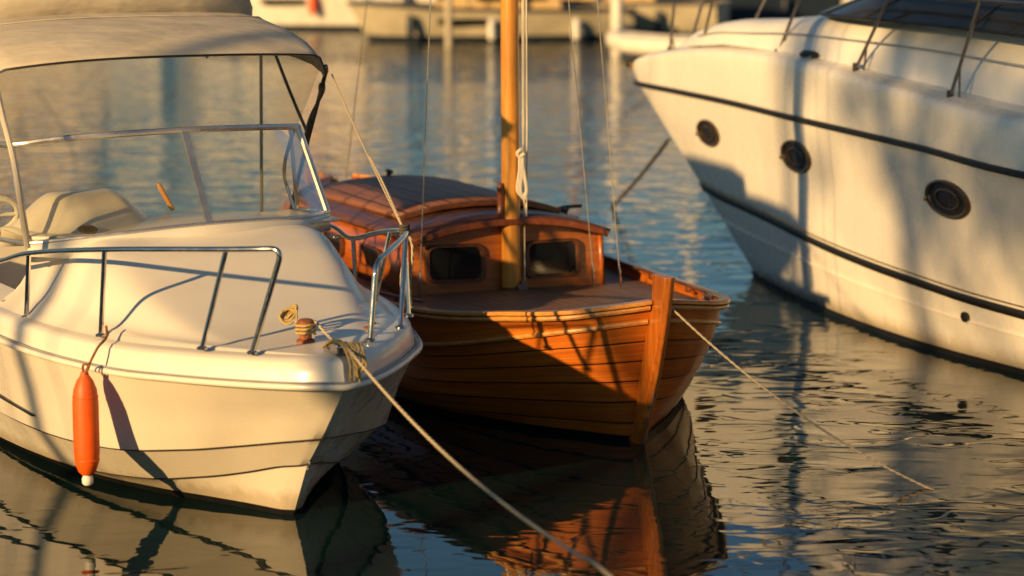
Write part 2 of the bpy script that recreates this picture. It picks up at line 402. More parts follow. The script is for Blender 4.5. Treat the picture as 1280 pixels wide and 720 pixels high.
def far_boat(x, y, rz, L, Bm, fb, label, hull='farwhite', boot='farblue', cabin='farwhite', cab=(.1, .45, .8, .6), mast=None, wind=True, tarp=None, name='moored_boat'):
    r = empty(name, (x, y, 0), R(rz), label, 'boat', 'boats moored along the far side')
    st = [(.5, 0), (.44, .22), (.32, .39), (.1, .5), (-.2, .5), (-.5, .42)]
    def ln(z, kb, ku, rise=0): return [(u*L*(ku if u > 0 else 1), v*Bm*kb, z+rise*max(0, u)) for u, v in st]
    for nm, l1, l2, mat in (('hull', ln(fb, 1, 1, .35), ln(.14, .84, .88), hull), ('boot_stripe', ln(.14, .84, .88), ln(-.3, .6, .78), boot)):
        q = MB()
        for sg in (1, -1):
            A = catmull([(p[0], sg*p[1], p[2]) for p in l1], 5); B = catmull([(p[0], sg*p[1], p[2]) for p in l2], 5)
            q.grid([A, [a.lerp(c, .5)*1.0 for a, c in zip(A, B)], B])
        a, c = l1[-1], l2[-1]; q.add([(a[0], a[1], a[2]), (a[0], -a[1], a[2]), (c[0], -c[1], c[2]), (c[0], c[1], c[2])], [(0, 1, 2, 3)])
        q.build(nm, mat, r)
    q = MB(); A = catmull(ln(fb-.02, .97, .98, .35), 5); q.grid([A, [Vector((a.x, 0, a.z+.05)) for a in A], [Vector((a.x, -a.y, a.z)) for a in A]]); q.build('deck', cabin, r)
    q = MB()
    for sg in (1, -1): q.tube([(p[0], sg*p[1]*1.01, p[2]) for p in ln(fb, 1, 1, .35)], .045, 6, 5)
    q.build('rubbing_strake', boot, r)
    u0, u1, w, h = cab; u0 *= L; u1 *= L
    w *= Bm/2
    q = MB(); z0 = fb
    q.grid([[(u1, -w*.8, z0), (u1, w*.8, z0), (u0-u1*0, w, z0), (u0, -w, z0)], [(u1-h*.9, -w*.7, z0+h), (u1-h*.9, w*.7, z0+h), (u0+.1, w*.85, z0+h), (u0+.1, -w*.85, z0+h)]], closed=True)
    k = len(q.v); q.f.append((k-4, k-3, k-2, k-1)); q.uv.append([(0, 0)]*4)
    co = q.build('cabin', cabin, r, bevel=.06)
    if wind:
        for sg in (1, -1): MB().box(((u0+u1-h)/2, sg*(w*.9), z0+h*.6), ((u1-u0)*.55, .06+w*.12, h*.34)).build('window', 'glass', r, bevel=.03)
        MB().box((u1-h*.42, 0, z0+h*.55), (.22*h+.05, w*1.1, h*.4)).build('windscreen', 'glass', r, bevel=.03)
    if mast:
        mm = MB().tube([(mast[0]*L, 0, z0), (mast[0]*L, 0, z0+mast[1])], .08, 8).build('mast', mast[2], r)
        MB().tube([(mast[0]*L, 0, z0+1.0), (mast[0]*L-L*.38, 0, z0+1.1)], .06, 8).build('boom', mast[2], r)
        if tarp: MB().tube([(mast[0]*L-.1, 0, z0+1.12), (mast[0]*L-L*.2, 0, z0+1.28), (mast[0]*L-L*.37, 0, z0+1.18)], .17, 8, 4).build('sail_cover', tarp, r)
        for p in ((.49*L, 0), (-.5*L, 0), (mast[0]*L, Bm*.48), (mast[0]*L, -Bm*.48)):
            MB().tube([(p[0], p[1], fb), (mast[0]*L, 0, z0+mast[1]-.2)], .012, 5).build('stay', 'wire', r)
    for sg in (1, -1):
        for i, (u_, v_) in enumerate(((.30, .41), (.02, .505), (-.28, .49))):
            MB().lathe([(0, 0), (.09, .06), (.11, .3), (.09, .52), (0, .6)], (u_*L, sg*(v_*Bm+.12), fb-.75+.35*max(0, u_)), seg=10).build('fender', ('white', 'orange', 'farblue', 'white')[(i+int(L*10)) % 4], r)
        if wind: MB().box((.12*L, sg*.495*Bm, fb*.66), (1.2, .05, .16)).build('hull_window', 'glass', r, bevel=.02)
    q = MB()
    for sg in (1, -1):
        P = [(u*L*.97, sg*v*Bm*.93, fb+.55+.35*max(0, u)) for u, v in st[:4]]
        q.tube(P, .02, 6, 4)
        for p in P[1:]: q.tube([(p[0], p[1], p[2]-.55), p], .018, 5)
    q.build('rail', 'steel', r)
    return r
far_boat(-4.9, 66, 172, 8.4, 2.9, 1.15, 'cream motor boat hull at far left of the blurred row beside the canvas top', cab=(-.2, .3, .8, 1.0))
far_boat(-.6, 60.5, 190, 7.0, 2.6, .75, 'grey sailing boat behind the rigging left of the wooden mast', hull='fargrey', cabin='fartarp', mast=(.08, 9, 'farwhite'), cab=(-.25, .2, .65, .55), tarp='farwhite')
far_boat(2.3, 63, 165, 6.4, 2.4, .85, 'pale sailing boat with brown mast right of the wooden mast', hull='fargrey', cabin='fartarp', mast=(.1, 9.5, 'farbrown'), cab=(-.25, .22, .65, .6), tarp='fartarp')
far_boat(5.4, 69, 183, 7.6, 2.7, .95, 'dark navy sailing boat in the blurred row left of the yacht bow', hull='farblue', cabin='farbrown', mast=(.05, 10, 'farwhite'), cab=(-.25, .22, .6, .5), tarp='fartarp')
far_boat(9.8, 74, 178, 8.2, 2.9, 1.3, 'white motor boat seen above the foredeck of the big yacht', cab=(-.25, .28, .8, 1.3))
far_boat(15.2, 78, 186, 8.0, 2.8, 1.3, 'cream motor boat seen above the windscreen of the big yacht', cab=(-.2, .3, .8, 1.2), cabin='fartarp')
far_boat(-15.5, 78, 176, 9.0, 3.0, 1.2, 'cream motor cruiser behind the canvas top at left edge', cab=(-.2, .3, .8, 1.2))
nb = far_boat(-10.7, 4.9, -60, 9.6, 2.9, 1.1, 'unseen white sailing boat added at near left to shade the motor boat', cab=(-.25, .2, .65, .5), mast=(.1, 12.5, 'farwhite'), tarp='farwhite', name='shadow_sailboat')  # added out of view so its mast shadow falls on the motor boat
nb['group'] = 'boats moored close to the camera'
MB().tube([(4.4, 0, 1.4), (1.0, 0, 12.6)], .1, 8).build('furled_jib', 'canvas', nb)
# near quay behind the camera with an unseen tree added to shade the yacht
b = MB(); b.box((0, -19.9, .1), (160, 40, 2.8)); tag(b.build('near_quay', 'stone', bevel=.04), kind='structure')
def leaf_mat():
    t = NT('tree_leaves'); n = t.noise(t.coord(), 1.2, 3); t.base(t.ramp(n, [(.3, (.035, .05, .015)), (.7, (.09, .11, .03))])); t.set(Roughness=.7); return t.m
M['leaf'] = leaf_mat(); M['bark'] = plain('tree_bark', (.12, .08, .05), .9, vary=.4, scale=12, bump=.02)
def tree(x, y, h, blobs, label, seed):
    rr = random.Random(seed); r = empty('shade_tree', (x, y, 1.5), 0, label, 'tree', 'unseen trees added for their shade')
    q = MB(); q.tube([(0, 0, -.1), (.1, .05, h*.4), (-.05, .1, h*.75), (.1, 0, h)], lambda t_: .24*(1-.75*t_), 10, 5)
    for bx, by, bz, br in blobs: q.tube([(0, .05, h*.55), (bx*.5, by*.5, bz*.6+h*.2), (bx, by, bz)], lambda t_: .09*(1-.8*t_), 7, 4)
    q.build('trunk', 'bark', r)
    q = MB()
    for bx, by, bz, br in blobs:
        for k in range(int(520*br*br)):
            d = Vector((rr.gauss(0, 1), rr.gauss(0, 1), rr.gauss(0, .8))).normalized()*br*rr.uniform(.45, 1.12)
            c = Vector((bx, by, bz))+d; n_ = Vector((rr.gauss(0, 1), rr.gauss(0, 1), rr.gauss(0, 1))).normalized()
            t1 = n_.orthogonal().normalized()*rr.uniform(.07, .16); t2 = n_.cross(t1)*.6
            q.add([c-t1, c+t2, c+t1, c-t2], [(0, 1, 2, 3)])
    q.build('crown', 'leaf', r, smooth=False)
sx_, sy_ = math.sin(R(SUN_AZ)), math.cos(R(SUN_AZ))           # added tree stands up-sun, its crown shaped to dapple the yacht
tx, ty = 3.6+29.5*sx_+2.4*(-sy_), 17.6+29.5*sy_+2.4*sx_
bl = [(-2.4, 8.5, 1.1), (-1.13, 8.2, .85), (0, 8.6, 1.0), (-3.24, 9.4, .55), (-2.1, 9.9, .65), (-3.9, 8.9, .36), (-4.76, 9.3, .36), (-4.48, 8.4, .2)]
tree(tx, ty, 7.6, [(pp*(-sy_), pp*sx_, z_, r_) for pp, z_, r_ in bl], 'unseen leafy tree added on the near quay to shade the big yacht', 3)
# small white tender with post close to the yacht bow
r = empty('white_tender', (3.3, 52.5, 0), R(150), 'small white tender low on the water beside a pale post', 'boat')
q = MB(); q.tube([(-1.2, .5, .3), (.2, .55, .3), (.95, .3, .36), (1.2, 0, .42), (.95, -.3, .36), (.2, -.55, .3), (-1.2, -.5, .3)], .2, 12, 6); q.build('tube_hull', 'farwhite', r)
MB().grid([[(-1.1, -.4, .16), (.9, -.25, .2)], [(-1.1, .4, .16), (.9, .25, .2)]]).build('floor', 'fargrey', r, thick=.05)
MB().box((-1.15, 0, .38), (.08, .8, .4)).build('transom', 'fargrey', r, bevel=.01)
MB().box((-.1, 0, .42), (.3, .95, .05)).build('seat', 'farbrown', r, bevel=.01)
def post(x, y, h, rad, mat, label):
    o = MB().lathe([(0, -1), (rad, -1), (rad, h-.1), (rad*.9, h), (0, h+.02)], seg=14).build('mooring_post', mat); o.location = (x, y, 0)
    MB().lathe([(0, h+.02), (rad*1.1, h+.02), (rad*1.1, h+.1), (0, h+.2)], seg=14).build('cap', 'farwhite', o); tag(o, label, 'post', 'mooring posts in the far water')
post(2.35, 54.5, 3.4, .13, 'farwhite', 'pale mooring post standing left of the white tender')
post(-1.5, 57.5, 3.4, .09, 'fargrey', 'pale mooring post left of the wooden mast')

# ================================================================== CREAM MOTOR BOAT
FM = Frame((-1.1976, 12.8994), 27)
mb = empty('motor_boat', FM.O, FM.rz, 'cream motor boat with steel rails and beige canvas top in the left foreground', 'boat', 'boats moored close to the camera')
sheer = [(.745, 0, .845), (.70, .09, .845), (.60, .21, .84), (.37, .42, .832), (.03, .68, .825), (-.4, .93, .82), (-1.3, 1.15, .82), (-2.8, 1.22, .83), (-4.6, 1.12, .86)]
L1 = [(.42, 0, .51), (.37, .08, .50), (.25, .19, .475), (0, .36, .42), (-.22, .57, .38), (-.62, .84, .335), (-1.4, 1.03, .31), (-2.8, 1.1, .29), (-4.6, 1.02, .26)]
L2 = [(.22, 0, .33), (.18, .05, .32), (.08, .13, .30), (-.12, .25, .24), (-.35, .42, .185), (-.75, .64, .12), (-1.5, .86, .075), (-2.8, .98, .04), (-4.6, .95, .02)]
L3 = [(0, 0, 0), (-.02, .03, 0), (-.07, .07, -.01), (-.25, .16, -.02), (-.5, .27, -.04), (-.9, .42, -.07), (-1.6, .6, -.1), (-2.8, .75, -.13), (-4.6, .75, -.15)]
L4 = [(-.1, 0, -.12), (-.12, .01, -.12), (-.2, .02, -.16), (-.4, .03, -.22), (-.6, .04, -.28), (-1., .05, -.34), (-1.6, .05, -.38), (-2.8, .05, -.4), (-4.6, .05, -.4)]
ins = lambda l, d, dz=0, du=0: [(p[0]-du, max(0, p[1]-d) if p[1] > 0 else 0, p[2]+dz) for p in l]
q = MB()
step = lambda l, d: [(p[0]-d*.5, max(0, p[1]-d), p[2]-.004) for p in l]
for sg in (1, -1):
    f = (lambda l: [(p[0], sg*p[1], p[2]) for p in l])
    conc = [lerp(a, b_, .5)+Vector((0, -.02*math.exp(a[0]*.5) if a[1] > 0 else 0, 0)) for a, b_ in zip(sheer, L1)]
    rows = surf([f(sheer), f([tuple(c) for c in conc]), f(L1)], 6, [3, 3]); q.grid(rows)
    rows = surf([f(L1), f(step(L1, .016)), f(L2)], 6, [1, 4]); q.grid(rows)
    rows = surf([f(L2), f(step(L2, .016)), f(L3), f(L4)], 6, [1, 4, 2]); q.grid(rows)
for a, b_ in ((sheer, L1), (L1, L2), (L2, L3), (L3, L4)):
    p, s = a[-1], b_[-1]; q.add([p, (p[0], -p[1], p[2]), (s[0], -s[1], s[2]), s], [(0, 1, 2, 3)])
hull = q.build('hull', 'gel', mb, auto=28)
t = NT('hull_chine_line'); t.set(Base_Color=(.03, .018, .01, 1), Roughness=.6); M['chine'] = t.m
for Lx, nm in ((L1, 'chine_line'), (L2, 'chine_line')):
    for sg in (1, -1):
        q = MB(); q.tube([(p[0]+.002, sg*(p[1]+.001), p[2]-.003) for p in Lx[:-1]], .0035, 5, 6); q.build(nm, 'chine', hull)
# antifouling below the waterline: a shell just outside
q = MB()
for sg in (1, -1):
    A = catmull([(a[0], sg*a[1], a[2]) for a in L2], 6); Bq = catmull([(a[0], sg*a[1], a[2]) for a in L3], 6); Cq = catmull([(a[0], sg*a[1], a[2]) for a in L4], 6)
    R1 = []; R2 = []
    for a, c in zip(A, Bq):
        zt = interp(a.x, [-4.6, -2.6, -1.4, -.7, .1], [.03, .03, .05, .055, .035]); k = min(1, max(0, (zt-c.z)/max(1e-4, a.z-c.z)))
        p = c.lerp(a, k); o_ = Vector((.004, sg*.004, -.003)); R1.append(p+o_); R2.append(c+o_)
    q.grid([R1, R2, [c+Vector((.004, sg*.004, 0)) for c in Cq]])
q.build('antifouling', 'black', hull)
# rub rail (white moulding with lip) and topsides cap
q = MB(); edge = [(p[0]+.012, p[1]+.012 if p[1] > 0 else 0, p[2]) for p in sheer]
full = [(p[0], -p[1], p[2]) for p in edge[:0:-1]]+edge
q.tube(full, .018, 10, 6); q.build('rub_rail', 'gel_deck', mb)
q = MB(); q.tube([(p[0]-.004, p[1]*.998, p[2]+.024) for p in full], .005, 6, 6); q.build('rub_rail_groove', 'grey', mb)
# deck moulding: side cap, rounded edge, side deck, then trunk
capA = [(p[0]-.01, max(0, p[1]-.01) if p[1] > 0 else 0, p[2]+.015) for p in sheer]
capB = [(p[0]-.028, max(0, p[1]-.024) if p[1] > 0 else 0, p[2]+.112) for p in sheer]
capC = [(p[0]-.048, max(0, p[1]-.044) if p[1] > 0 else 0, p[2]+.132) for p in sheer]
capD = [(p[0]-.10, max(0, p[1]-.095) if p[1] > 0 else 0, p[2]+.142) for p in sheer]
q = MB()
def trunk_h(u): return interp(u, [-4.7, -1.72, -1.3, -1.0, -.77, -.5, -.25, -.05, .1], [.44, .455, .435, .34, .235, .135, .06, .015, 0])
def trunk_w(u): return interp(u, [-4.7, -1.7, -1.3, -.9, -.5, -.2, .0, .12], [.97, .97, .95, .86, .73, .58, .42, .2])
def deck_pt(u, v):
    z = .985; w = trunk_w(u); h = trunk_h(u); k = abs(v)/max(w, .01)
    s = 1/(1+math.exp((k-.90)*17)); f_ = 1-.10*min(1, k)**2
    return Vector((u, v, z+h*s*f_+.0*k))
cd = catmull(capD, 6)
for sg in (1, -1):
    f = (lambda l: [(p[0], sg*p[1], p[2]) for p in l])
    q.grid(surf([f(capA), f(capB), f(capC), f(capD)], 6, [2, 2, 2]))
rows = []
us = [cd[0].x-.002]+[cd[i].x for i in range(1, len(cd))]
usmooth = [x for x in us if x > -1.9]
dense = []
NU = 46
for i in range(NU+1):
    u = usmooth[0]+(-1.95-usmooth[0])*(i/NU)**1.15
    xs = [c.x for c in cd][::-1]; w = interp(u, xs, [c.y for c in cd][::-1]); zz = interp(u, xs, [c.z for c in cd][::-1])
    r_ = []
    for j in range(49):
        k = -1+2*j/48; k = math.copysign(abs(k)**.85, k); v = w*k; p = deck_pt(u, v)
        p.z = p.z if abs(k) < .999 else zz
        if abs(k) > .93: p.z = p.z+(zz-p.z)*(abs(k)-.93)/.07
        r_.append(p)
    rows.append(r_)
q.grid(rows)
# cockpit side decks and coaming behind the windscreen
for sg in (1, -1):
    A = [(u, sg*v, .985) for u, v in ((-1.9, 1.08), (-2.8, 1.12), (-4.6, 1.03))]
    Bc = [(u, sg*v, 1.02) for u, v in ((-1.9, .93), (-2.8, .95), (-4.6, .88))]; Cc = [(u, sg*v, .5) for u, v in ((-1.9, .9), (-2.8, .92), (-4.6, .85))]
    q.grid([catmull(A, 6), catmull(Bc, 6), catmull(Cc, 6)])
q.add([(-4.5, -1.05, .98), (-4.5, 1.05, .98), (-4.58, 1.1, .86), (-4.58, -1.1, .86)], [(0, 1, 2, 3)])
q.add([(-1.9, -.9, .5), (-1.9, .9, .5), (-4.5, .85, .5), (-4.5, -.85, .5)], [(0, 1, 2, 3)])
q.add([(-4.5, -.88, .5), (-4.5, .88, .5), (-4.5, .88, 1.0), (-4.5, -.88, 1.0)], [(0, 1, 2, 3)])
q.build('deck', 'gel_deck', mb, auto=50)
# non-skid patch & dash
q = MB(); rows = []
for i in range(13):
    u = -1.3-.75*i/12; zt = 1.43-.02*i/12
    rows.append([(u-.35*(abs(k))**2*.8, k*.96, zt-.03*k*k-(.12 if i == 12 else 0)) for k in [-1+2*j/24 for j in range(25)]])
q.grid(rows).build('dashboard', 'gel_deck', mb, thick=.02)
q = MB()  # instrument pod
rows = []
for i, (u, s) in enumerate(((-1.50, .0), (-1.60, .30), (-1.74, .62), (-1.9, .88), (-2.02, .98), (-2.12, 1.), (-2.16, .97))):
    rows.append([(u-.10*abs(k+.2), -.50+.44*k*(.80+.12*s), 1.385+.205*s*(1-max(0, abs(k)-.45)**1.4*2.3)) for k in [-1+2*j/24 for j in range(25)]])
rows.append([(p[0]-.01, p[1], 1.3) for p in rows[-1]])
q.grid(rows).build('instrument_pod', 'gel_deck', mb, auto=60)
q = MB(); q.lathe([(0, 0), (.055, 0), (.06, .012), (.04, .025), (0, .028)], (-1.5, -.66, 1.43), (.2, 0, 1), 20); q.build('compass', 'bronze', mb)
q = MB(); c = Vector((-2.3, -.97, 1.45)); ax = Vector((-.9, 0, .5)).normalized(); m3 = Vector((0, 0, 1)).rotation_difference(ax).to_matrix()
ring = [c+m3 @ Vector((.12*math.cos(R(a)), .12*math.sin(R(a)), 0)) for a in range(0, 361, 15)]
q.tube(ring, .02, 8)
for a in (90, 210, 330): q.tube([c, c+m3 @ Vector((.12*math.cos(R(a)), .12*math.sin(R(a)), 0))], .012, 6)
q.build('steering_wheel', 'white', mb)
# windscreen
WB = [(-2.38, -1.02, 1.31), (-1.60, -.99, 1.35), (-1.37, -.66, 1.40), (-1.25, 0, 1.45), (-1.42, .62, 1.43), (-1.74, .95, 1.41), (-2.42, 1.02, 1.36)]
WT = [(-2.40, -.95, 1.87), (-2.02, -.955, 1.895), (-1.82, -.6, 1.945), (-1.67, 0, 1.975), (-1.79, .5, 1.96), (-1.99, .86, 1.935), (-2.30, .93, 1.90)]
fr = MB()
front_b = catmull(WB[1:6], 6); front_t = catmull(WT[1:6], 6)
wsf = MB()
wsf.tube([WT[0]]+[tuple(p) for p in front_t]+[WT[-1]], .019, 8)
wsf.tube([WB[0]]+[tuple(p+Vector((.01, 0, .012))) for p in front_b]+[WB[-1]], .014, 8)
for a, b_ in ((1, 1), (5, 5)): wsf.tube([WB[a], WT[b_]], .021, 8)
wsf.bar([WB[3], WT[3]], .042, .02, side=(0, 1, 0))
for a in (0, 6): wsf.tube([WB[a], WT[a]], .014, 8)
wf = wsf.build('windscreen_frame', 'alu', mb)
MB().grid([[tuple(Vector(p)+Vector((.012, 0, .005))) for p in front_b], [tuple(Vector(p)+Vector((.015, 0, -.10))) for p in front_b]]).build('windscreen_coaming', 'gel_deck', mb, thick=.02, off=0)
for lo, hi in ((front_b[:13], front_t[:13]), (front_b[12:], front_t[12:])):
    MB().grid([lo, hi]).build('windscreen_pane', 'pane', mb)
for k in ((0, 1), (5, 6)): MB().grid([[WB[k[0]], WB[k[1]]], [WT[k[0]], WT[k[1]]]]).build('side_pane', 'pane', mb)
# rails
RT = [(-2.7, 1.08, 1.08), (-1.84, 1.09, 1.235), (-1.3, 1.06, 1.35), (-.5, .89, 1.46), (.22, .47, 1.525), (.50, .24, 1.55)]
def rail(sg, top, feet, endfoot):
    rr = MB(); P = [Vector((p[0], sg*p[1], p[2])) for p in top]
    A = catmull(P, 6); e = Vector((endfoot[0], sg*endfoot[1], endfoot[2])); last = A[-1]
    d1 = (A[-1]-A[-2]).normalized(); d2 = (e-last).normalized(); bend = [last-d1*.07+d1*.07*0, last+(d2-d1)*.0, last+d2*.07]
    arc = []
    a0 = last-d1*.07; a2 = last+d2*.07
    for k in range(7):
        s = k/6; arc.append(a0*(1-s)**2+last*2*s*(1-s)+a2*s*s)
    A = [p for p in A if (p-last).length > .075]
    rr.tube(A+arc+[e], .0155, 10)
    for tp, ft in feet:
        rr.tube([Vector((tp[0], sg*tp[1], tp[2])), Vector((ft[0], sg*ft[1], ft[2]))], .0145, 8)
    o = rr.build('bow_rail', 'steel', mb)
    for ft in [f_[1] for f_ in feet]+[endfoot]:
        MB().lathe([(0, -.004), (.03, -.004), (.03, .006), (.016, .014), (0, .02)], (ft[0], sg*ft[1], ft[2]), seg=14).build('rail_foot', 'steel', o)
feetS = [((-1.33, 1.06, 1.345), (-1.46, 1.05, .955)), ((-.48, .88, 1.465), (-.59, .88, .975)), ((.24, .45, 1.53), (.09, .54, .985))]
rail(-1, RT, feetS, (.33, .35, .985))
RP = [(-2.2, 1.0, 1.32), (-1.75, .99, 1.32), (-1.45, .98, 1.29), (-1.0, .97, 1.38), (-.6, .93, 1.44), (-.25, .80, 1.47), (.05, .58, 1.44), (.24, .40, 1.40)]
feetP = [((-1.42, .98, 1.30), (-1.5, 1.03, .985)), ((-.80, .95, 1.41), (-.83, .86, .985)), ((-.42, .87, 1.455), (-.35, .86, .985)), ((-.25, .80, 1.465), (-.02, .66, .985))]
rail(1, RP, feetP, (.27, .35, .985))
# bow post (samson post) with base plate and bow roller
q = MB(); q.lathe([(0, 0), (.05, 0), (.05, .012), (.034, .02), (.034, .085), (.045, .095), (.045, .115), (.03, .125), (0, .127)], (.16, .02, .985), seg=18); q.build('samson_post', 'rust', mb)
q = MB(); q.box((.52, .05, .995), (.16, .09, .02)); q.box((.58, .01, 1.02), (.1, .012, .05)); q.box((.58, .09, 1.02), (.1, .012, .05)); q.build('fairlead', 'steel', mb, bevel=.004)
q = MB(); q.lathe([(0, 0), (.028, 0), (.028, .008), (0, .014)], (-.18, .55, .99), seg=14); q.build('filler_cap', 'rust', mb)
q = MB(); q.lathe([(0, 0), (.028, 0), (.028, .008), (0, .014)], (-.05, .48, .99), seg=14); q.build('filler_cap', 'rust', mb)
q = MB(); q.box((-1.25, .79, 1.335), (.07, .05, .025)); q.build('deck_fitting', 'dull', mb, bevel=.008)
# bow eye
q = MB(); q.tube([Vector((.20, 0, .33))+Vector((.035*math.sin(R(a)), 0, .035*math.cos(R(a)))) for a in range(0, 181, 20)], .006, 6); q.build('bow_eye', 'steel', mb)
# side vent trim on starboard topsides
q = MB(); q.bar([(-2.3, -1.135, .46), (-1.9, -1.12, .43), (-1.35, -1.06, .40)], .012, .012, 4); q.build('spray_trim', 'rubber', mb)
# bimini canvas
def bow(u, zc, hw, drop, zs):       # arch across the boat at station u
    out = []
    for j in range(37):
        k = -1+2*j/36; a = abs(k)
        v = hw*math.copysign(1-(1-a)**1.0, k); z = zc-drop*a**3.0
        if a > .86: z -= zs*((a-.86)/.14)**1.5; v = math.copysign(hw*(.86+(a-.86)*.55), k)
        if k < 0: z -= .045*a**2.2
        out.append((u-.25*a**3, v, z))
    return out
q = MB()
q.grid([bow(-1.86, 2.405, 1.17, .05, .12), bow(-1.9, 2.43, 1.17, .05, .12), bow(-2.05, 2.49, 1.17, .05, .14), bow(-2.3, 2.545, 1.17, .05, .17), bow(-2.7, 2.60, 1.14, .05, .19), bow(-3.2, 2.625, 1.15, .05, .2), bow(-3.7, 2.60, 1.14, .05, .22), bow(-3.95, 2.56, 1.14, .05, .28)])
cv = q.build('canvas_top', 'canvas', mb, thick=.012)
MB().tube(bow(-1.855, 2.405, 1.175, .05, .12), .0055, 6).build('canvas_hem', 'rubber', cv)
vt = [Vector(p) for p in bow(-1.865, 2.40, 1.16, .05, .12)[1:-1]]; vb = []
wt_ = catmull(WT[1:6], 10)
for i in range(len(vt)): k = i/(len(vt)-1)*(len(wt_)-1); a_ = int(k); vb.append(wt_[a_].lerp(wt_[min(a_+1, len(wt_)-1)], k-a_)+Vector((0, 0, .015)))
MB().grid([vt, [a_.lerp(b_, .5)+Vector((.012, 0, 0)) for a_, b_ in zip(vt, vb)], vb]).build('clear_panel', 'vinyl', mb)
q = MB(); q.grid([bow(-3.02, 2.60, 1.12, .04, .10), bow(-3.04, 2.76, 1.14, .04, .10), bow(-3.3, 2.83, 1.15, .04, .14), bow(-4.2, 2.88, 1.16, .04, .16), bow(-4.9, 2.84, 1.15, .04, .2), bow(-5.1, 2.74, 1.15, .04, .3)]); q.build('aft_canvas', 'canvas', mb, thick=.012)
for u_, z_ in ((-2.72, 2.604),):
    MB().tube([(p[0], p[1], p[2]+.003) for p in bow(u_, z_, 1.135, .05, .18)], .0045, 6).build('seam', 'canvas', cv)
for sg in (1, -1):
    bx = MB().tube([(-2.06, sg*1.08, 2.30), (-2.15, sg*1.12, 2.26), (-2.22, sg*1.125, 2.18), (-2.62, sg*1.10, 1.5), (-2.85, sg*1.08, 1.0)], .014, 8, 4).build('front_strut', 'dark', mb)
    MB().tube([(-3.0, sg*1.05, 2.48), (-2.7, sg*1.09, 2.1), (-2.42, sg*1.10, 1.84)], .011, 8, 3).build('brace', 'dark', mb)
    MB().tube([(-3.2, sg*1.09, 2.50), (-3.2, sg*1.07, 1.0)], .012, 8).build('pole', 'dull', mb)
    MB().tube([(-2.47, sg*1.1, 1.78), (-2.36, sg*1.115, 1.98), (-2.26, sg*1.125, 2.10), (-2.24, sg*1.13, 2.18)], lambda t_: .017+.007*math.sin(9*t_), 8, 4).build('rolled_strap', 'dark', bx)
q = MB()
q.tube([(-1.80, -1.10, 2.32), (-1.66, -1.1, 2.12), (-1.47, -1.09, 1.86), (-1.42, -1.07, 1.6), (-1.46, -1.03, 1.36)], .018, 8, 4)
q.build('canvas_strap', 'canvas', mb)
q = MB(); q.tube([(-2.3, .95, 1.38), (-2.34, .9, 1.62), (-2.12, .88, 1.9)], .012, 8, 4); q.build('grab_handle', 'steel', mb)

# things on the motor boat --------------------------------------------------------
def sag(a, b_, s, n=24):
    a, b_ = Vector(a), Vector(b_); return [a.lerp(b_, k/n)-Vector((0, 0, s*4*(k/n)*(1-k/n))) for k in range(n+1)]
fe = empty('boat_fender', FM.w((-.35, -1.05, .262)), FM.rz, 'orange sausage fender hanging from the rail of the cream motor boat', 'fender')
q = MB(); q.lathe([(0, .0), (.028, .0), (.048, .02), (.065, .07), (.070, .14), (.070, .40), (.063, .47), (.044, .52), (.026, .545), (.020, .565), (0, .57)], seg=24); fb_ = q.build('body', 'orange', fe)
for z_, r_ in ((.085, .0665), (.43, .0675)): MB().lathe([(r_-.006, -.006), (r_+.002, -.004), (r_+.003, 0), (r_+.002, .004), (r_-.006, .006)], (0, 0, z_), seg=24).build('moulded_ring', 'orange', fb_)
MB().tube([(0, .0, .545), (.03, 0, .57), (.02, .02, .60), (-.01, .0, .605), (-.03, 0, .575), (0, -.0, .548)], .007, 8, 4).build('rope_eye', 'rust', fe)
q = MB(); q.lathe([(0, -.055), (.022, -.055), (.03, -.045), (.03, -.02), (.022, 0), (.03, .006), (0, .008)], seg=14); q.build('end_eye', 'white', fe)
q = MB(); q.tube([(0, 0, .55), (.0, .035, .62), (-.01, .08, .69), (-.05, .13, .72), (-.10, .16, .735), (-.14, .17, .78)], .0075, 8, 4); q.build('lanyard', 'rust', fe)
# mooring line from bow post through the fairlead to the quay behind the camera
P = [FM.w(p) for p in ((.10, -.02, 1.09), (.16, .06, 1.10), (.30, .07, 1.06), (.45, .06, 1.035), (.60, .05, 1.04), (.70, .05, 1.02))]
endw = Vector((.36, 9.6, .62))
ml = empty('mooring_line', P[0], 0, 'pale mooring line from the cream motor boat bow running down to the lower centre', 'rope', 'mooring lines of the boats')
rel = lambda L_, o: [Vector(p)-Vector(o) for p in L_]
q = MB(); q.tube(rel(P[:-1]+sag(P[-1], endw, .10)+[Vector(p) for p in ((.80, 8.6, .50), (1.45, 7.0, .42), (2.1, 4.0, .75), (2.4, .3, 1.52), (2.4, -.2, 1.53))], P[0]), .0082, 10, 3); q.build('line', 'rope', ml)
q = MB()
for k in range(3):
    cc = FM.w((.16, .02, 1.03+.02*k)); q.tube([cc-P[0]+Vector((.05*math.cos(R(a)), .05*math.sin(R(a)), .0004*a*.1)) for a in range(0, 361, 24)], .008, 8)
for k in range(5):
    cc = FM.w((.04-.012*k, -.03+.01*k, 1.11+.010*(k % 3))); ax = .045-.004*k
    q.tube([cc-P[0]+Vector((ax*math.cos(R(a+k*40)), ax*.6*math.sin(R(a+k*40)), .035*math.sin(R(a*1+k*70)))) for a in range(0, 361, 24)], .0075, 8)
q.build('hitch', 'rope_yellow', ml)
co = empty('rope_coil', FM.w((.60, .05, 1.02)), FM.rz, 'loops of yellow rope hanging over the bow edge of the cream motor boat', 'rope')
q = MB()
rc = random.Random(5)
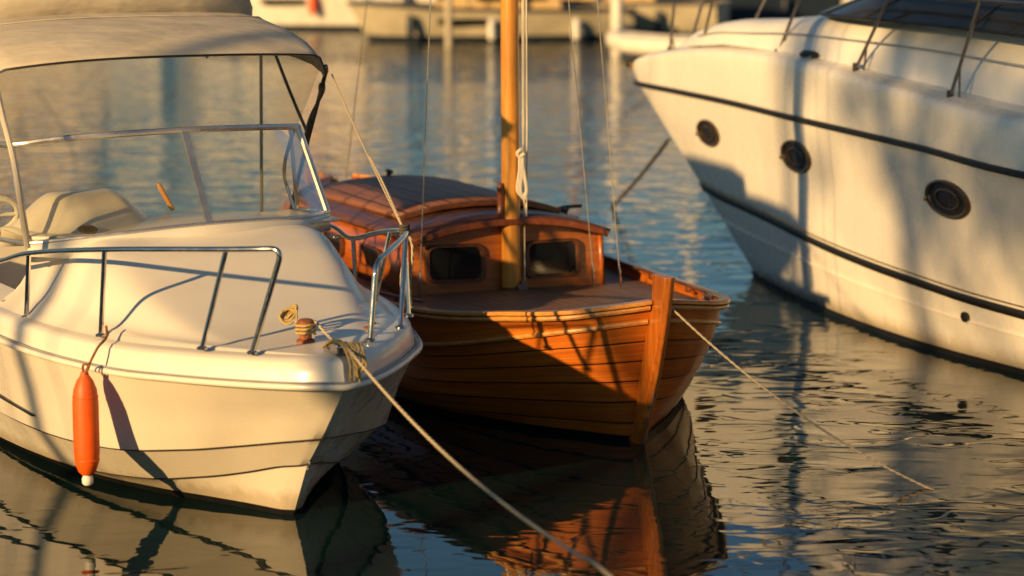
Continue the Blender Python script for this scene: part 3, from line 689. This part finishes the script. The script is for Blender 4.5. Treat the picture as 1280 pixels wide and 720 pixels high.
for k in range(4):
    o_ = (-.01, .022, .012, .045)[k]; d_ = (-.155, -.13, -.185, -.10)[k]; j = lambda: rc.uniform(-.012, .012)
    q.tube([(-.13+j(), -.06+o_+j(), -.008), (-.03, -.04+o_+j(), .03+j()), (.06, -.02+o_+j(), .022), (.12, -.012+o_+j(), -.06), (.13+j(), .0+o_, d_+.01), (.128, .018+o_+j(), d_), (.12, .035+o_+j(), -.06), (.05, .04+o_+j(), .028), (-.06+j(), .05+o_*1.4+j(), .004), (-.14+j(), .01+o_+j(), .0)], .0068, 8, 5)
q.build('loops', 'rope_yellow', co)
# rope made fast on the port rail, going up to the canvas frame
a = FM.w((-.42, .87, 1.46)); z = FM.w((-2.14, 1.155, 2.24))
rp = empty('tied_rope', a, 0, 'pale double rope tied on the steel rail and running up to the canvas top', 'rope')
q = MB(); q.tube(rel(sag(z, a, .02), a), .0055, 8); q.tube(rel(sag(z.lerp(a, .55), a, -.015), a), .006, 8)
q.tube(rel([a, a+Vector((.01, .0, -.1)), a+Vector((-.02, 0, -.25)), a+Vector((-.015, 0, -.42))], a), .008, 8, 4)
q.tube(rel([a+Vector((.02, 0, 0)), a+Vector((.045, 0, -.1)), a+Vector((.03, 0, -.28)), a+Vector((.035, 0, -.44))], a), .008, 8, 4)
q.build('line', 'rope', rp)
q = MB()
for k in range(4):
    q.tube([Vector((.024*math.cos(R(x)), .024*math.sin(R(x)), -.02+.016*k+.00002*x)) for x in range(0, 361, 30)], .008, 8)
q.build('knot', 'rope_dark', rp)
st = empty('wooden_stick', FM.w((-2.25, .12, 1.42)), 0, 'short orange wooden stick leaning behind the motor boat windscreen', 'stick')
st.rotation_euler = (0, R(-28), 0)
MB().lathe([(0, 0), (.013, 0), (.017, .02), (.016, .17), (.011, .19), (0, .192)], seg=12).build('handle', 'mast', st)

# ================================================================== WOODEN SLOOP
FW = Frame((.8296, 14.5855), 21)
wb = empty('wooden_sailboat', FW.O, FW.rz, 'varnished wooden sailing boat with small cabin moored in the middle', 'boat', 'boats moored close to the camera')
SH = [(.13, .02, .915), (.09, .17, .895), (.01, .33, .87), (-.11, .50, .84), (-.41, .71, .80), (-1.25, 1.0, .705), (-2.7, 1.15, .65), (-4.4, 1.05, .70), (-5.7, .66, .86), (-6.3, .2, .97)]
MD = [(-.05, .02, .46), (-.08, .18, .455), (-.15, .32, .45), (-.29, .47, .44), (-.6, .67, .42), (-1.4, .94, .37), (-2.8, 1.07, .34), (-4.4, .92, .38), (-5.6, .52, .48), (-6.1, .12, .56)]
WLn = [(-.19, .02, 0), (-.22, .06, 0), (-.29, .12, 0), (-.45, .24, 0), (-.80, .50, 0), (-1.6, .92, 0), (-2.9, 1.05, 0), (-4.4, .85, 0), (-5.3, .33, 0), (-5.8, .05, .0)]
KL = [(-.4, .02, -.3), (-.42, .025, -.3), (-.5, .03, -.32), (-.62, .04, -.34), (-.95, .05, -.38), (-1.6, .06, -.42), (-2.9, .06, -.45), (-4.2, .06, -.42), (-5.1, .05, -.36), (-5.5, .04, -.3)]
NS = 7
c0, c1, c2, c3 = (catmull(l, NS) for l in (SH, MD, WLn, KL))
def girth(j, s):        # s 0..3 from sheer to keel along a column
    P = [c0[j], c1[j], c2[j], c3[j]]; i = min(2, int(s)); tt = s-i
    p0 = P[i-1] if i else P[0]*2-P[1]; p3 = P[i+2] if i+2 < 4 else P[3]*2-P[2]; p1, p2 = P[i], P[i+1]
    return .5*((2*p1)+(p2-p0)*tt+(2*p0-5*p1+4*p2-p3)*tt*tt+(3*p1-p0-3*p2+p3)*tt**3)
arcx = [0.]
for j in range(1, len(c0)): arcx.append(arcx[-1]+(c0[j]-c0[j-1]).length)
def s1(j): return interp(c0[j].x, [-6.3, -4.4, -2.7, -1.25, -.65, -.1, .1], [.5, .72, .78, .70, .50, .30, .26])
FRAC = [0, .105, .21, .315, .42, .53, .64, .76, .88, 1.]
def plank(j, k): return s1(j)*min(k, 1) if k <= 1 else s1(j)+(3-s1(j))*interp(k-1, list(range(10)), FRAC)
plank_s = list(range(11))
q = MB()
for sg in (1, -1):
    for k in range(len(plank_s)-1):
        rows = []; U = []
        for m_ in range(5):
            tt = m_/4; off = .009*tt
            row = []
            for j in range(len(c0)):
                p = girth(j, min(3, plank(j, k+tt))); row.append((p.x, sg*(p.y+off*min(1, j/4)), p.z))
            rows.append(row); U.append([(arcx[j], k+tt*.999+(20 if sg < 0 else 0)) for j in range(len(c0))])
        q.grid(rows, uvs=U)
hullw = q.build('hull', 'hullwood', wb, auto=25)
q = MB()
for sg in (1, -1):
    rows = [[], [], []]
    for j in range(len(c0)):
        zt = .035
        lo, hi = 1.0, 2.2
        for _ in range(18):
            md = (lo+hi)/2
            if girth(j, md).z > zt: lo = md
            else: hi = md
        for i, s in enumerate((lo, (lo+3)/2, 3.0)):
            p = girth(j, s); rows[i].append((p.x+.004, sg*(p.y+.016), p.z))
    q.grid(rows)
q.build('antifouling', 'black', hullw)
# stem post
q = MB(); prof = [(.335, .15, 1.10), (.305, .14, .95), (.265, .10, .80), (.215, .04, .65), (.155, -.01, .48), (.10, -.05, .36), (.04, -.09, .22), (-.08, -.16, 0), (-.3, -.36, -.25)]
rows = []
for i, (u, ub, z_) in enumerate(prof):
    rows.append([(u-.012, -.034, z_), (u+.004, 0, z_), (u-.012, .034, z_), ((u+ub)/2, .038, z_), (ub-.02, .03, z_), (ub-.02, -.03, z_), ((u+ub)/2, -.038, z_)])
rows2 = []
for k in range(7): rows2.append([tuple(p) for p in catmull([r_[k] for r_ in rows], 4)])
rows = [list(x) for x in zip(*rows2)]
q.grid(rows, closed=True); q.f.append(tuple(range(7))); q.uv.append([(0, 0)]*7)
q.build('stem_post', 'wood_up', wb, bevel=.006, auto=30)
q = MB(); q.bar([(u+.006, 0, z_) for u, _, z_ in prof[5:]], .007, .006, 3, side=(0, 1, 0)); q.build('stem_band', 'alu', wb)
# gunwale cap rail, rubbing strakes
for sg in (1, -1):
    P = [(p.x, sg*(p.y+.012), p.z+.012) for p in c0]
    MB().bar([p for p in P], .075, .026).build('gunwale', 'wood_light' if sg < 0 else 'wood', wb, bevel=.006)
    MB().tube([(p.x+.004, sg*(p.y+.024), p.z-.022) for p in c0], .017, 8).build('rubbing_strake', 'wood_light', wb)
    P = [girth(j, s1(j)) for j in range(len(c0))]
    MB().tube([(p.x+.002, sg*(p.y+.016), p.z) for p in P], .0165, 8).build('lower_rubbing_strake', 'wood_light', wb)
    # toe rail on small blocks inside the gunwale
    P = [Vector((p.x-.03, sg*(p.y-.075), p.z+.045)) for p in (c0[22:50] if sg > 0 else c0[36:56])]
    tr_ = MB().bar(P, .028, .02).build('toe_rail', 'wood_dark', wb, bevel=.004)
    for i in range(2, len(P)-1, 4):
        MB().box(P[i]-Vector((0, 0, .027)), (.05, .025, .04)).build('block', 'wood_red', tr_, bevel=.004)
# deck
def deck_z(u): return interp(u, [-6.3, -5.7, -4.4, -2.6, -1.25, -.38, -.08, .12], [.88, .78, .64, .585, .655, .765, .82, .86])
q = MB(); rows = []
for j in range(1, len(c0)):
    p = c0[j]; w = max(.01, p.y-.015); rows.append([(p.x-.02, w*k, deck_z(p.x)+.035*(1-k*k)) for k in [-1+2*i/16 for i in range(17)]])
q.grid(rows).build('deck', 'deck', wb)
# cabin trunk: front panel, sides, roof
UF = -2.42; UR = -5.2
def cab_w(u): return interp(u, [-5.2, -3.9, -2.42], [.74, .81, .735])
def side_z(u): return interp(u, [-5.2, -3.8, -2.42], [.97, .975, .985])
def crown(u): return interp(u, [-5.2, -3.8, -2.42], [.12, .12, .125])
def arch(u, k, over=0., up=0., flat=False):
    w = cab_w(u)+over; return Vector((u, w*k, side_z(u)+crown(u)*(1-abs(k)**2.2)+up))
# front panel slightly bowed forward
q = MB(); rows = []
for m_ in range(8):
    t_ = m_/7; row = []
    for j in range(33):
        k = -1+2*j/32; zt = arch(UF, k).z; zb = deck_z(UF)+.0; row.append((UF+.05*(1-k*k)-.03*t_, cab_w(UF)*k, zb+(zt-zb)*t_))
    rows.append(row)
q.grid(rows).build('cabin_front', 'wood_across', wb)
for sg in (1, -1):
    q = MB(); rows = []
    us_ = [UF+(UR-UF)*i/14 for i in range(15)]
    rows = [[(u, sg*(cab_w(u)+.02*(1-t_)), deck_z(u)+(side_z(u)-deck_z(u))*t_) for u in us_] for t_ in (0, .5, 1)]
    q.grid(rows).build('cabin_side', 'wood', wb, thick=.03)
    # side windows
    for uc in (-3.1, -3.9):
        fr = rounded_rect(.5, .16, .06); y0 = sg*(cab_w(uc)+.014)
        q = MB(); ro = [[(uc+x*s_, y0+sg*d_, .80+y_*s_) for x, y_ in fr] for s_, d_ in ((1.0, -.01), (1.0, .014), (.86, .014), (.84, 0))]
        q.grid(ro, closed=True); wo = q.build('side_window', 'wood_dark', wb)
        MB().add([(uc+x*.86, y0+sg*.004, .80+y_*.84) for x, y_ in fr], [tuple(range(len(fr)))]).build('pane', 'glass', wo)
q = MB(); rows = []
for i in range(12):
    u = UF+.07+(UR-.04-UF-.07)*i/11; rows.append([tuple(arch(min(UF, u), k, .02, .012)+Vector((max(0, u-UF)+(.05*(1-k*k) if i == 0 else 0), 0, 0))) for k in [-1+2*j/28 for j in range(29)]])
q.grid(rows).build('cabin_roof', 'wood_dark', wb, thick=.028, off=1)
q = MB(); q.bar([tuple(arch(UF, k, .004, .008)+Vector((.085+.05*(1-k*k), 0, 0))) for k in [-1+2*j/28 for j in range(29)]], .035, .045, side=(1, 0, 0)); q.build('roof_trim', 'wood_red', wb, bevel=.008)
# front windows: frame + pane
def on_front(v, z_, d): k = v/cab_w(UF); t_ = (z_-deck_z(UF))/(arch(UF, k).z-deck_z(UF)); return Vector((UF+.05*(1-k*k)-.03*t_+d, v, z_))
for vc in (-.395, .335):
    fr = rounded_rect(.435, .265, .06); zc = .832
    q = MB(); q.grid([[on_front(vc+x*a_, zc+y_*a_, d_) for x, y_ in fr] for a_, d_ in ((1., -.01), (1., .022), (.97, .03), (.87, .03), (.82, .012))], closed=True)
    wo = q.build('front_window', 'wood_dark', wb)
    ip = rounded_rect(.435*.84, .265*.82, .04)
    MB().add([on_front(vc+x, zc+y_, .016) for x, y_ in ip], [tuple(range(len(ip)))]).build('pane', 'glass', wo)
# raised coach roof (doghouse hatch)
U2, U3 = -3.02, -5.0
def up_pt(u, k, dz=0., ov=0.): w = interp(u, [U3, U2], [.64, .58])+ov; return Vector((u+.06*(1-k*k)*(1 if u > -3.15 else 0), w*k, interp(u, [U3, U2], [1.03, 1.075])+.095*(1-abs(k)**2.2)+dz))
for sg in (1, -1):
    MB().grid([[up_pt(U2+(U3-U2)*i/10, sg, -.14) for i in range(11)], [up_pt(U2+(U3-U2)*i/10, sg, .0) for i in range(11)]]).build('hatch_side', 'wood_red', wb, thick=.025)
    for uc in (-3.75, -4.15): MB().box((uc, sg*.625, 1.02), (.13, .03, .045)).build('vent_slot', 'wood_dark', wb, bevel=.006)
MB().grid([[up_pt(U2, k, -.16) for k in [-1+2*j/20 for j in range(21)]], [up_pt(U2, k, 0) for k in [-1+2*j/20 for j in range(21)]]]).build('hatch_front', 'wood_dark', wb, thick=.02)
q = MB(); q.grid([[up_pt(U2+.05+(U3-U2-.08)*i/8, k, .006, .03) for k in [-1+2*j/20 for j in range(21)]] for i in range(9)]); q.build('hatch_roof', 'roofwood', wb, thick=.03, off=1)
q = MB(); q.bar([up_pt(U2, k, .012, .04)+Vector((.065, 0, 0)) for k in [-1+2*j/20 for j in range(21)]], .03, .04, side=(1, 0, 0)); q.build('hatch_trim', 'wood_dark', wb, bevel=.006)
# handrail arch (after edge) and fittings
q = MB(); ar = [(-5.05, -.74, .95), (-5.05, -.58, 1.02), (-5.05, -.33, 1.09), (-5.05, -.03, 1.12), (-5.05, .3, 1.09), (-5.05, .58, 1.01), (-5.05, .72, .93)]
q.bar(ar, .05, .075, 5, side=(1, 0, 0)); q.build('roof_beam', 'wood', wb, bevel=.01)
for (u, v, z_, s_) in ((-5.05, -.02, 1.17, .06), (-5.05, .38, 1.11, .045), (-5.05, .46, 1.09, .05), (-5.05, .68, .99, .05)):
    q = MB(); q.lathe([(0, 0), (.02, 0), (.018, s_*.6), (.034, s_*.7), (.03, s_*1.1), (0, s_*1.2)], (u, v, z_-.03), (0, .35, 1), 12); q.build('fitting', 'rubber', wb)
# cockpit coaming and stern planking
def ck(u): return interp(u, [-6.35, -6.05, -5.65, -5.2], [.12, .38, .62, .74])
for sg in (1, -1):
    us_ = [-5.15, -5.4, -5.65, -5.9, -6.1, -6.27, -6.37]
    MB().grid([[(u, sg*ck(u), deck_z(u)) for u in us_], [(u, sg*(ck(u)-.015), .93+.07*abs(u+5.15)) for u in us_]]).build('cockpit_coaming', 'wood', wb, thick=.03)
    MB().bar([(u, sg*(ck(u)-.01), .94+.07*abs(u+5.15)) for u in us_], .05, .025, 3).build('coaming_cap', 'wood_light', wb, bevel=.005)
q = MB()
for k in range(7): q.box((-6.38+.004*k, -.30+.04*k, 1.0+.004*(k % 2)-.008*k), (.03, .036, .20-.018*k))
q.build('stern_board', 'wood_light', wb, bevel=.004)
# mast, cleat, tabernacle
MX = -2.33
q = MB(); q.tube([(MX-.16*k/9, 0, .62+9.6*k/9) for k in range(10)], lambda t_: .067-.022*t_, 24); mast = q.build('mast', 'mast', wb)
q = MB(); q.lathe([(.068, 0), (.082, 0), (.082, .03), (.070, .034)], (MX, 0, .625), seg=24); q.build('mast_foot', 'wood_dark', mast)
cs, cn = math.cos(R(28)), math.sin(R(28))          # wood cleat on the left side of the mast
q = MB(); cx, cy = MX+.01, -.086
q.tube([(cx, cy, 1.15), (cx+.01, cy-.006, 1.175), (cx, cy+.004, 1.22), (cx, cy+.004, 1.31), (cx+.01, cy-.006, 1.36), (cx, cy, 1.39)], lambda t_: .016+.010*math.sin(math.pi*min(1, max(0, t_))), 12, 3)
q.build('belaying_cleat', 'wood_red', mast)
MB().tube([(MX-.05, 0, 3.9), (MX-.05, 0, 4.0)], .075, 12).build('mast_band', 'dull', mast, bevel=.004)
q = MB(); q.tube([(MX-.02, .09, 9.6), (MX+.0, .095, 1.65), (MX+.02, .095, .68)], .0045, 6); q.build('halyard', 'line', wb)
MB().tube([(MX-.05, .085, 9.6), (MX+.02, .11, 1.8), (MX+.02, .105, 1.14)], .007, 6).build('halyard', 'line', wb)
MB().tube([(MX-.03, .06, 9.6), (MX+.03, .075, 1.8), (MX+.03, .085, 1.25)], .0055, 6).build('halyard', 'line', wb)
q = MB()
for k in range(4):
    o_ = .010*k; q.tube([(MX+.06, .035+o_, 1.60), (MX+.07, .03+o_, 1.48), (MX+.075, .012+o_, 1.37), (MX+.08, .02+o_, 1.325-.008*k), (MX+.08, .05+o_*.6, 1.30-.008*k), (MX+.08, .078+o_*.3, 1.34), (MX+.07, .065+o_*.3, 1.46), (MX+.06, .05, 1.60)], .0065, 8, 4)
q.tube([(MX+.06, .02, 1.60), (MX+.085, .045, 1.63), (MX+.07, .07, 1.60), (MX+.06, .04, 1.575), (MX+.06, .02, 1.60)], .013, 8, 4)
q.build('halyard_coil', 'line', wb)
q = MB(); q.box((MX+.075, .055, .655), (.03, .07, .05)); q.box((MX+.055, .07, .665), (.03, .03, .07)); q.build('turning_block', 'dull', wb, bevel=.005)
mt = (MX-.09, 0, 10.2)
def stay(foot, top, r_=.0045, turn=True):
    s_ = MB().tube([foot, top], r_, 6).build('stay', 'wire', wb)
    if turn:
        f_ = Vector(foot); d_ = (Vector(top)-f_).normalized(); MB().tube([f_, f_+d_*.03, f_+d_*.05, f_+d_*.13, f_+d_*.15, f_+d_*.18], lambda t_: .010 if .2 < t_ < .85 else .005, 8).build('turnbuckle', 'steel', s_)
        MB().tube([f_+Vector((0, .018*math.sin(R(a)), -.02+.018*math.cos(R(a)))) for a in range(0, 361, 30)], .004, 6).build('shackle', 'dull', s_)
MB().tube([(MX-.06, -.5, 7.2), (MX-.06, .5, 7.2)], .018, 8).build('spreader', 'mast', mast)
stay((-2.22, -.72, .63), (MX-.05, -.36, 7.2)); stay((-2.1, .74, .62), (MX-.05, .1, 8.6)); stay((-2.2, .58, .62), (MX-.03, .08, 6.2), .0035)
stay((-6.25, 0, 1.0), mt, .004, False)
# small gear on the cabin roof and side deck
gl = empty('lashed_rope', FW.w((-3.2, .70, 1.01)), FW.rz, 'small bundle of pale rope on the cabin roof right of the mast', 'rope')
q = MB()
for k in range(5): q.tube([(.0+.02*k, -.05, .0), (.08+.01*k, .0, .02), (.02*k, .12, .0), (-.08, .16+.01*k, -.02), (-.05+.02*k, .04, .02)], .007, 8, 5)
q.build('coil', 'rope', gl)
bg_ = empty('deck_winch', FW.w((-3.55, .88, .93)), FW.rz, 'small dark winch beside the cabin roof right of the mast', 'winch')
MB().lathe([(0, -.02), (.06, -.02), (.055, .03), (.04, .05), (.055, .09), (.03, .11), (0, .115)], seg=16).build('drum', 'bronze', bg_)
MB().tube([(0, 0, .105), (.0, .16, .11)], .014, 8).build('handle', 'bronze', bg_)
# bow line of the wooden boat, dipping into the water
a = FW.w((.24, .05, .90)); e_ = Vector((2.40, 13.47, .0)); tail = Vector((3.6, 12.9, -.6))
wl_ = empty('bow_line', a, 0, 'thin pale line from the wooden boat stem dipping into the water at right', 'rope', 'mooring lines of the boats')
q = MB(); q.tube(rel(sag(a, e_, .10)+[e_.lerp(tail, .5), tail], a), .0075, 8); q.build('line', 'rope', wl_)

# ================================================================== WHITE YACHT
FY = Frame((2.198, 21.526), -149)
yb = empty('white_yacht', FY.O, FY.rz, 'large white motor yacht with round portholes filling the right side', 'boat', 'boats moored close to the camera')
UU = [2.0, 1.55, .9, .0, -1.4, -3.4, -5.2, -8.5]
rub = [(1.93, 0, 1.62), (1.72, .06, 1.615), (.95, .22, 1.61), (-.2, .47, 1.60), (-1.55, .77, 1.57), (-3.6, 1.21, 1.53), (-5.2, 1.55, 1.48), (-9, 1.95, 1.42)]
crest = [(2.04, 0, 1.76), (1.82, .09, 1.86), (1.05, .22, 1.97), (0, .44, 2.03), (-1.3, .70, 2.03), (-3.3, 1.14, 1.92), (-5.0, 1.47, 1.82), (-9, 1.88, 1.76)]
deckE = [(1.9, 0, 1.82), (1.68, .03, 1.91), (.95, .12, 2.02), (-.05, .34, 2.08), (-1.35, .60, 2.08), (-3.35, 1.02, 1.965), (-5.0, 1.34, 1.87), (-9, 1.75, 1.81)]
mid1 = [(1.45, 0, 1.22), (1.28, .04, 1.2), (.62, .2, 1.17), (-.4, .42, 1.12), (-1.7, .72, 1.08), (-3.6, 1.15, 1.04), (-5.2, 1.42, .98), (-9, 1.8, .95)]
boot = [(.86, 0, .74), (.7, .05, .73), (.3, .16, .70), (-.62, .41, .655), (-2.1, .82, .57), (-3.5, 1.10, .51), (-4.9, 1.26, .465), (-9, 1.6, .42)]
wly = [(0, 0, 0), (-.2, .08, 0), (-.6, .25, 0), (-1.37, .53, 0), (-2.6, .88, 0), (-3.7, 1.07, 0), (-4.9, 1.16, 0), (-9, 1.45, 0)]
kly = [(-.6, 0, -.35), (-.7, .03, -.36), (-1., .05, -.4), (-1.6, .06, -.45), (-2.6, .06, -.5), (-3.7, .06, -.5), (-4.9, .06, -.5), (-9, .06, -.5)]
q = MB()
for sg in (1, -1):
    f = (lambda l: [(p[0], sg*p[1], p[2]) for p in l])
    q.grid(surf([f(deckE), f(crest), f(rub), f(mid1), f(boot), f(wly), f(kly)], 8, [2, 4, 4, 4, 5, 2]))
yh = q.build('hull', 'yacht', yb, auto=70, sub=1)
for sg in (1, -1):
    f = (lambda l, d=.0: [(p[0]+.01, sg*(p[1]+.01+d), p[2]) for p in l])
    MB().bar([tuple(p) for p in catmull(f(rub), 8)], .05, .045).build('rub_rail', 'rubber', yb, bevel=.01)
    lo = catmull([(p[0]-.035, sg*(p[1]+.012), p[2]-.045) for p in boot], 8); hi = catmull([(p[0]+.02, sg*(p[1]+.014), p[2]+.02) for p in boot], 8)
    MB().grid([hi, lo]).build('boot_stripe', 'rubber', yb, thick=.008, off=0)
    MB().tube([(p[0]+.03, sg*(p[1]+.012), p[2]+.045) for p in boot], .006, 6, 8).build('pinstripe', 'brass', yb)
    MB().tube([((p[0]*.62+w_[0]*.38)+.0, sg*((p[1]*.62+w_[1]*.38)+.012), p[2]*.62+.0) for p, w_ in zip(boot, wly)], .008, 6, 8).build('chine', 'yacht', yb)
q = MB()
for sg in (1, -1):
    A = catmull([(a_[0]+.006, sg*(a_[1]+.012), .045) for a_ in [tuple(lerp(w_, b_, .085)) for w_, b_ in zip(wly, boot)]], 8); Bk = catmull([(a_[0]+.006, sg*(a_[1]+.012), -.02) for a_ in wly], 8); Ck = catmull([(a_[0], sg*(a_[1]+.02), a_[2]) for a_ in kly], 8)
    q.grid([A, Bk, Ck])
q.build('antifouling', 'black', yh)
# deck and coachroof
q = MB(); DE = catmull(deckE, 8); q.grid([[(p.x, p.y*k, p.z+.06*(1-k*k)*min(1, p.y*2)) for k in [-1+2*i/12 for i in range(13)]] for p in DE]); q.build('deck', 'yacht_deck', yb)
def croof(u): # half width, top z
    w = interp(u, [-9, -5, -3.3, -1.3, -.1, .6, 1.15], [1.35, 1.15, .92, .60, .40, .26, .06]); h = interp(u, [-9, -5, -3, -1.6, -.5, .4, .9, 1.2], [.62, .56, .48, .35, .24, .20, .12, 0]); zb = interp(u, [-9, -5, -3.3, -1.3, 0, 1.2], [1.80, 1.87, 1.97, 2.08, 2.09, 2.0]); return w, h, zb
q = MB(); rows = []
for i in range(50):
    u = 1.18-(i/49)**1.1*8.5; w, h, zb = croof(u); row = []
    for j in range(33):
        k = -1+2*j/32; a_ = abs(k); lift = (1-a_**3.4)**.72 if a_ < 1 else 0
        row.append((u, w*math.copysign(a_**.75, k), zb-.03+h*lift+.03))
    rows.append(row)
q.grid(rows).build('coachroof', 'yacht_deck', yb, auto=60)
for sg in (1,):
    q = MB(); q.tube([(u, sg*croof(u)[0]*.965, croof(u)[2]+croof(u)[1]*.52) for u in (.6, .2, -.4, -1.2, -2.2, -3.4, -4.8, -6.5)], .006, 6, 6); q.build('roof_crease', 'grey', yb)
# windscreen band
WSb = [(-1.25, 0, 2.44), (-1.33, .30, 2.435), (-1.62, .58, 2.42), (-2.4, .80, 2.42), (-3.9, 1.04, 2.41), (-5.4, 1.22, 2.36), (-7.5, 1.35, 2.32)]
WSt = [(-2.2, 0, 2.72), (-2.3, .30, 2.715), (-2.6, .55, 2.71), (-3.1, .72, 2.72), (-4.4, .93, 2.76), (-5.7, 1.06, 2.73), (-7.6, 1.18, 2.70)]
full_b = [(p[0], -p[1], p[2]) for p in WSb[:0:-1]]+WSb; full_t = [(p[0], -p[1], p[2]) for p in WSt[:0:-1]]+WSt
MB().grid([catmull(full_b, 5), catmull(full_t, 5)]).build('windscreen', 'yglass', yb)
q = MB(); q.tube(full_t, .03, 8, 5); q.tube(full_b, .014, 8, 5)
for k in (2, 3, 4, 5, 6): 
    q.tube([WSb[k], WSt[k]], .013, 6); q.tube([mirror([WSb[k]])[0], mirror([WSt[k]])[0]], .013, 6)
q.build('windscreen_frame', 'rubber', yb)
q = MB(); q.grid([catmull([(p[0]-.1, p[1]*.99, p[2]+.05) for p in full_t], 5), catmull([(p[0]-1.2, p[1]*.9, p[2]+.10) for p in full_t], 5)]); q.build('cockpit_roof', 'yacht_deck', yb, thick=.05)
# stanchions and rail
SB = [(.56, .23, 2.04), (-.95, .52, 2.055), (-2.38, .84, 2.025), (-3.85, 1.15, 1.915), (1.25, .10, 1.95), (-5.4, 1.42, 1.86)]
ST = [(.28, .30, 2.52), (-1.32, .56, 2.60), (-2.85, .90, 2.62), (-4.2, 1.20, 2.63), (1.1, .16, 2.42), (-6.0, 1.5, 2.62)]
order = [4, 0, 1, 2, 3, 5]
for sg in (1, -1):
    q = MB()
    for b_, t_ in zip(SB, ST):
        B_ = Vector((b_[0], sg*b_[1], b_[2])); T_ = Vector((t_[0], sg*t_[1], t_[2]))
        q.tube([B_, T_], .014, 8)
        q.tube([B_+Vector((-.10, 0, -.0)), B_.lerp(T_, .33)], .009, 6)
    q.tube([(ST[i][0], sg*ST[i][1], ST[i][2]) for i in order], .014, 8, 5)
    ro = q.build('guard_rail', 'dull', yb)
    for b_ in SB: MB().lathe([(0, -.03), (.026, -.03), (.026, .05), (0, .05)], (b_[0], sg*b_[1], b_[2]), seg=12).build('stanchion_foot', 'rubber', ro)
# portholes
def yside(u, z_):            # half-breadth of the hull side at (u,z): interpolate mid1/rub
    r1 = catmull(rub, 8); m1 = catmull(mid1, 8); xs = [p.x for p in r1][::-1]
    yr = interp(u, xs, [p.y for p in r1][::-1]); zr = interp(u, xs, [p.z for p in r1][::-1])
    xm = [p.x for p in m1][::-1]; ym = interp(u, xm, [p.y for p in m1][::-1]); zm = interp(u, xm, [p.z for p in m1][::-1])
    return ym+(yr-ym)*(z_-zm)/(zr-zm)
for (u, z_, rr_, ST_) in ((.37, 1.275, .125, 2.0), (-1.45, 1.245, .140, 2.1), (-3.97, 1.185, .142, 2.4)):
    for sg in (1, -1):
        y0 = yside(u, z_); du = (yside(u+.2, z_)-yside(u-.2, z_))/.4; dz_ = (yside(u, z_+.1)-yside(u, z_-.1))/.2
        nrm = Vector((-du, 1, -dz_)).normalized(); nrm.y *= sg; c_ = Vector((u, sg*y0, z_))
        A_ = rr_; tu = Vector((1, (0 if sg > 0 else 0)+sg*du, 0)); tu = (tu-nrm*tu.dot(nrm)).normalized(); tv = nrm.cross(tu)
        def oval(q_, pr): q_.grid([[c_+nrm*h_+tu*(r_*ST_*math.cos(2*math.pi*k/40))+tv*(r_*math.sin(2*math.pi*k/40)) for k in range(40)] for r_, h_ in pr], closed=True)
        q = MB(); oval(q, [(A_*.80, .004), (A_*.82, .016), (A_*.92, .022), (A_, .012), (A_*1.02, -.03)])
        po = q.build('porthole', 'bronze', yb)
        if sg > 0:
            for k in range(10):
                a_ = R(36*k+12); MB().lathe([(0, 0), (.007, 0), (.006, .004), (0, .006)], c_+nrm*.021+tu*(A_*.92*ST_*math.cos(a_))+tv*(A_*.92*math.sin(a_)), nrm, 8).build('bolt', 'dull', po)
        q = MB(); oval(q, [(0, .004), (A_*.83, .004)]); q.build('pane', 'port_glass', po)
        q = MB(); oval(q, [(A_*.46, .011), (A_*.5, .016), (A_*.56, .011)]); q.build('inner_ring', 'bronze', po)
        q = MB(); tx = nrm.cross(Vector((0, 0, 1))).normalized(); q.box(c_+nrm*.02+tu*(A_*.9*ST_)-Vector((0, 0, A_*.2)), (.025, .02, .03)); q.build('latch', 'brass', po, bevel=.004)
# hawse fitting, cleats, drain, bow roller
q = MB(); q.lathe([(0, .0), (.035, .0), (.04, .02), (0, .03)], (-4.12, 1.175, .335), (0, 1, -.1), 16); q.build('drain', 'rubber', yb)
q = MB(); q.tube([(-1.42, .63, 2.075), (-1.46, .635, 2.10), (-1.64, .67, 2.10), (-1.68, .675, 2.075)], .024, 8, 3); q.tube([(-1.48, .64, 2.04), (-1.48, .64, 2.1)], .022, 8); q.tube([(-1.62, .665, 2.04), (-1.62, .665, 2.1)], .022, 8); q.build('deck_cleat', 'rubber', yb)
q = MB(); q.lathe([(0, -.03), (.035, -.03), (.045, .03), (.03, .06), (0, .07)], (2.0, .03, 1.80), (1, .1, .2), 14); q.build('bow_light', 'brass', yb)
# yacht bow mooring line
a = FY.w((1.40, .0, 1.12)); e_ = Vector((1.109, 26.62, 0))
yl = empty('yacht_mooring_line', a, 0, 'dark mooring line from the white yacht stem down into the water', 'rope', 'mooring lines of the boats')
q = MB(); q.tube(rel([a]+sag(a, e_, .03)[1:]+[e_+(e_-a)*.4], a), .02, 8); q.build('line', 'rope_dark', yl)
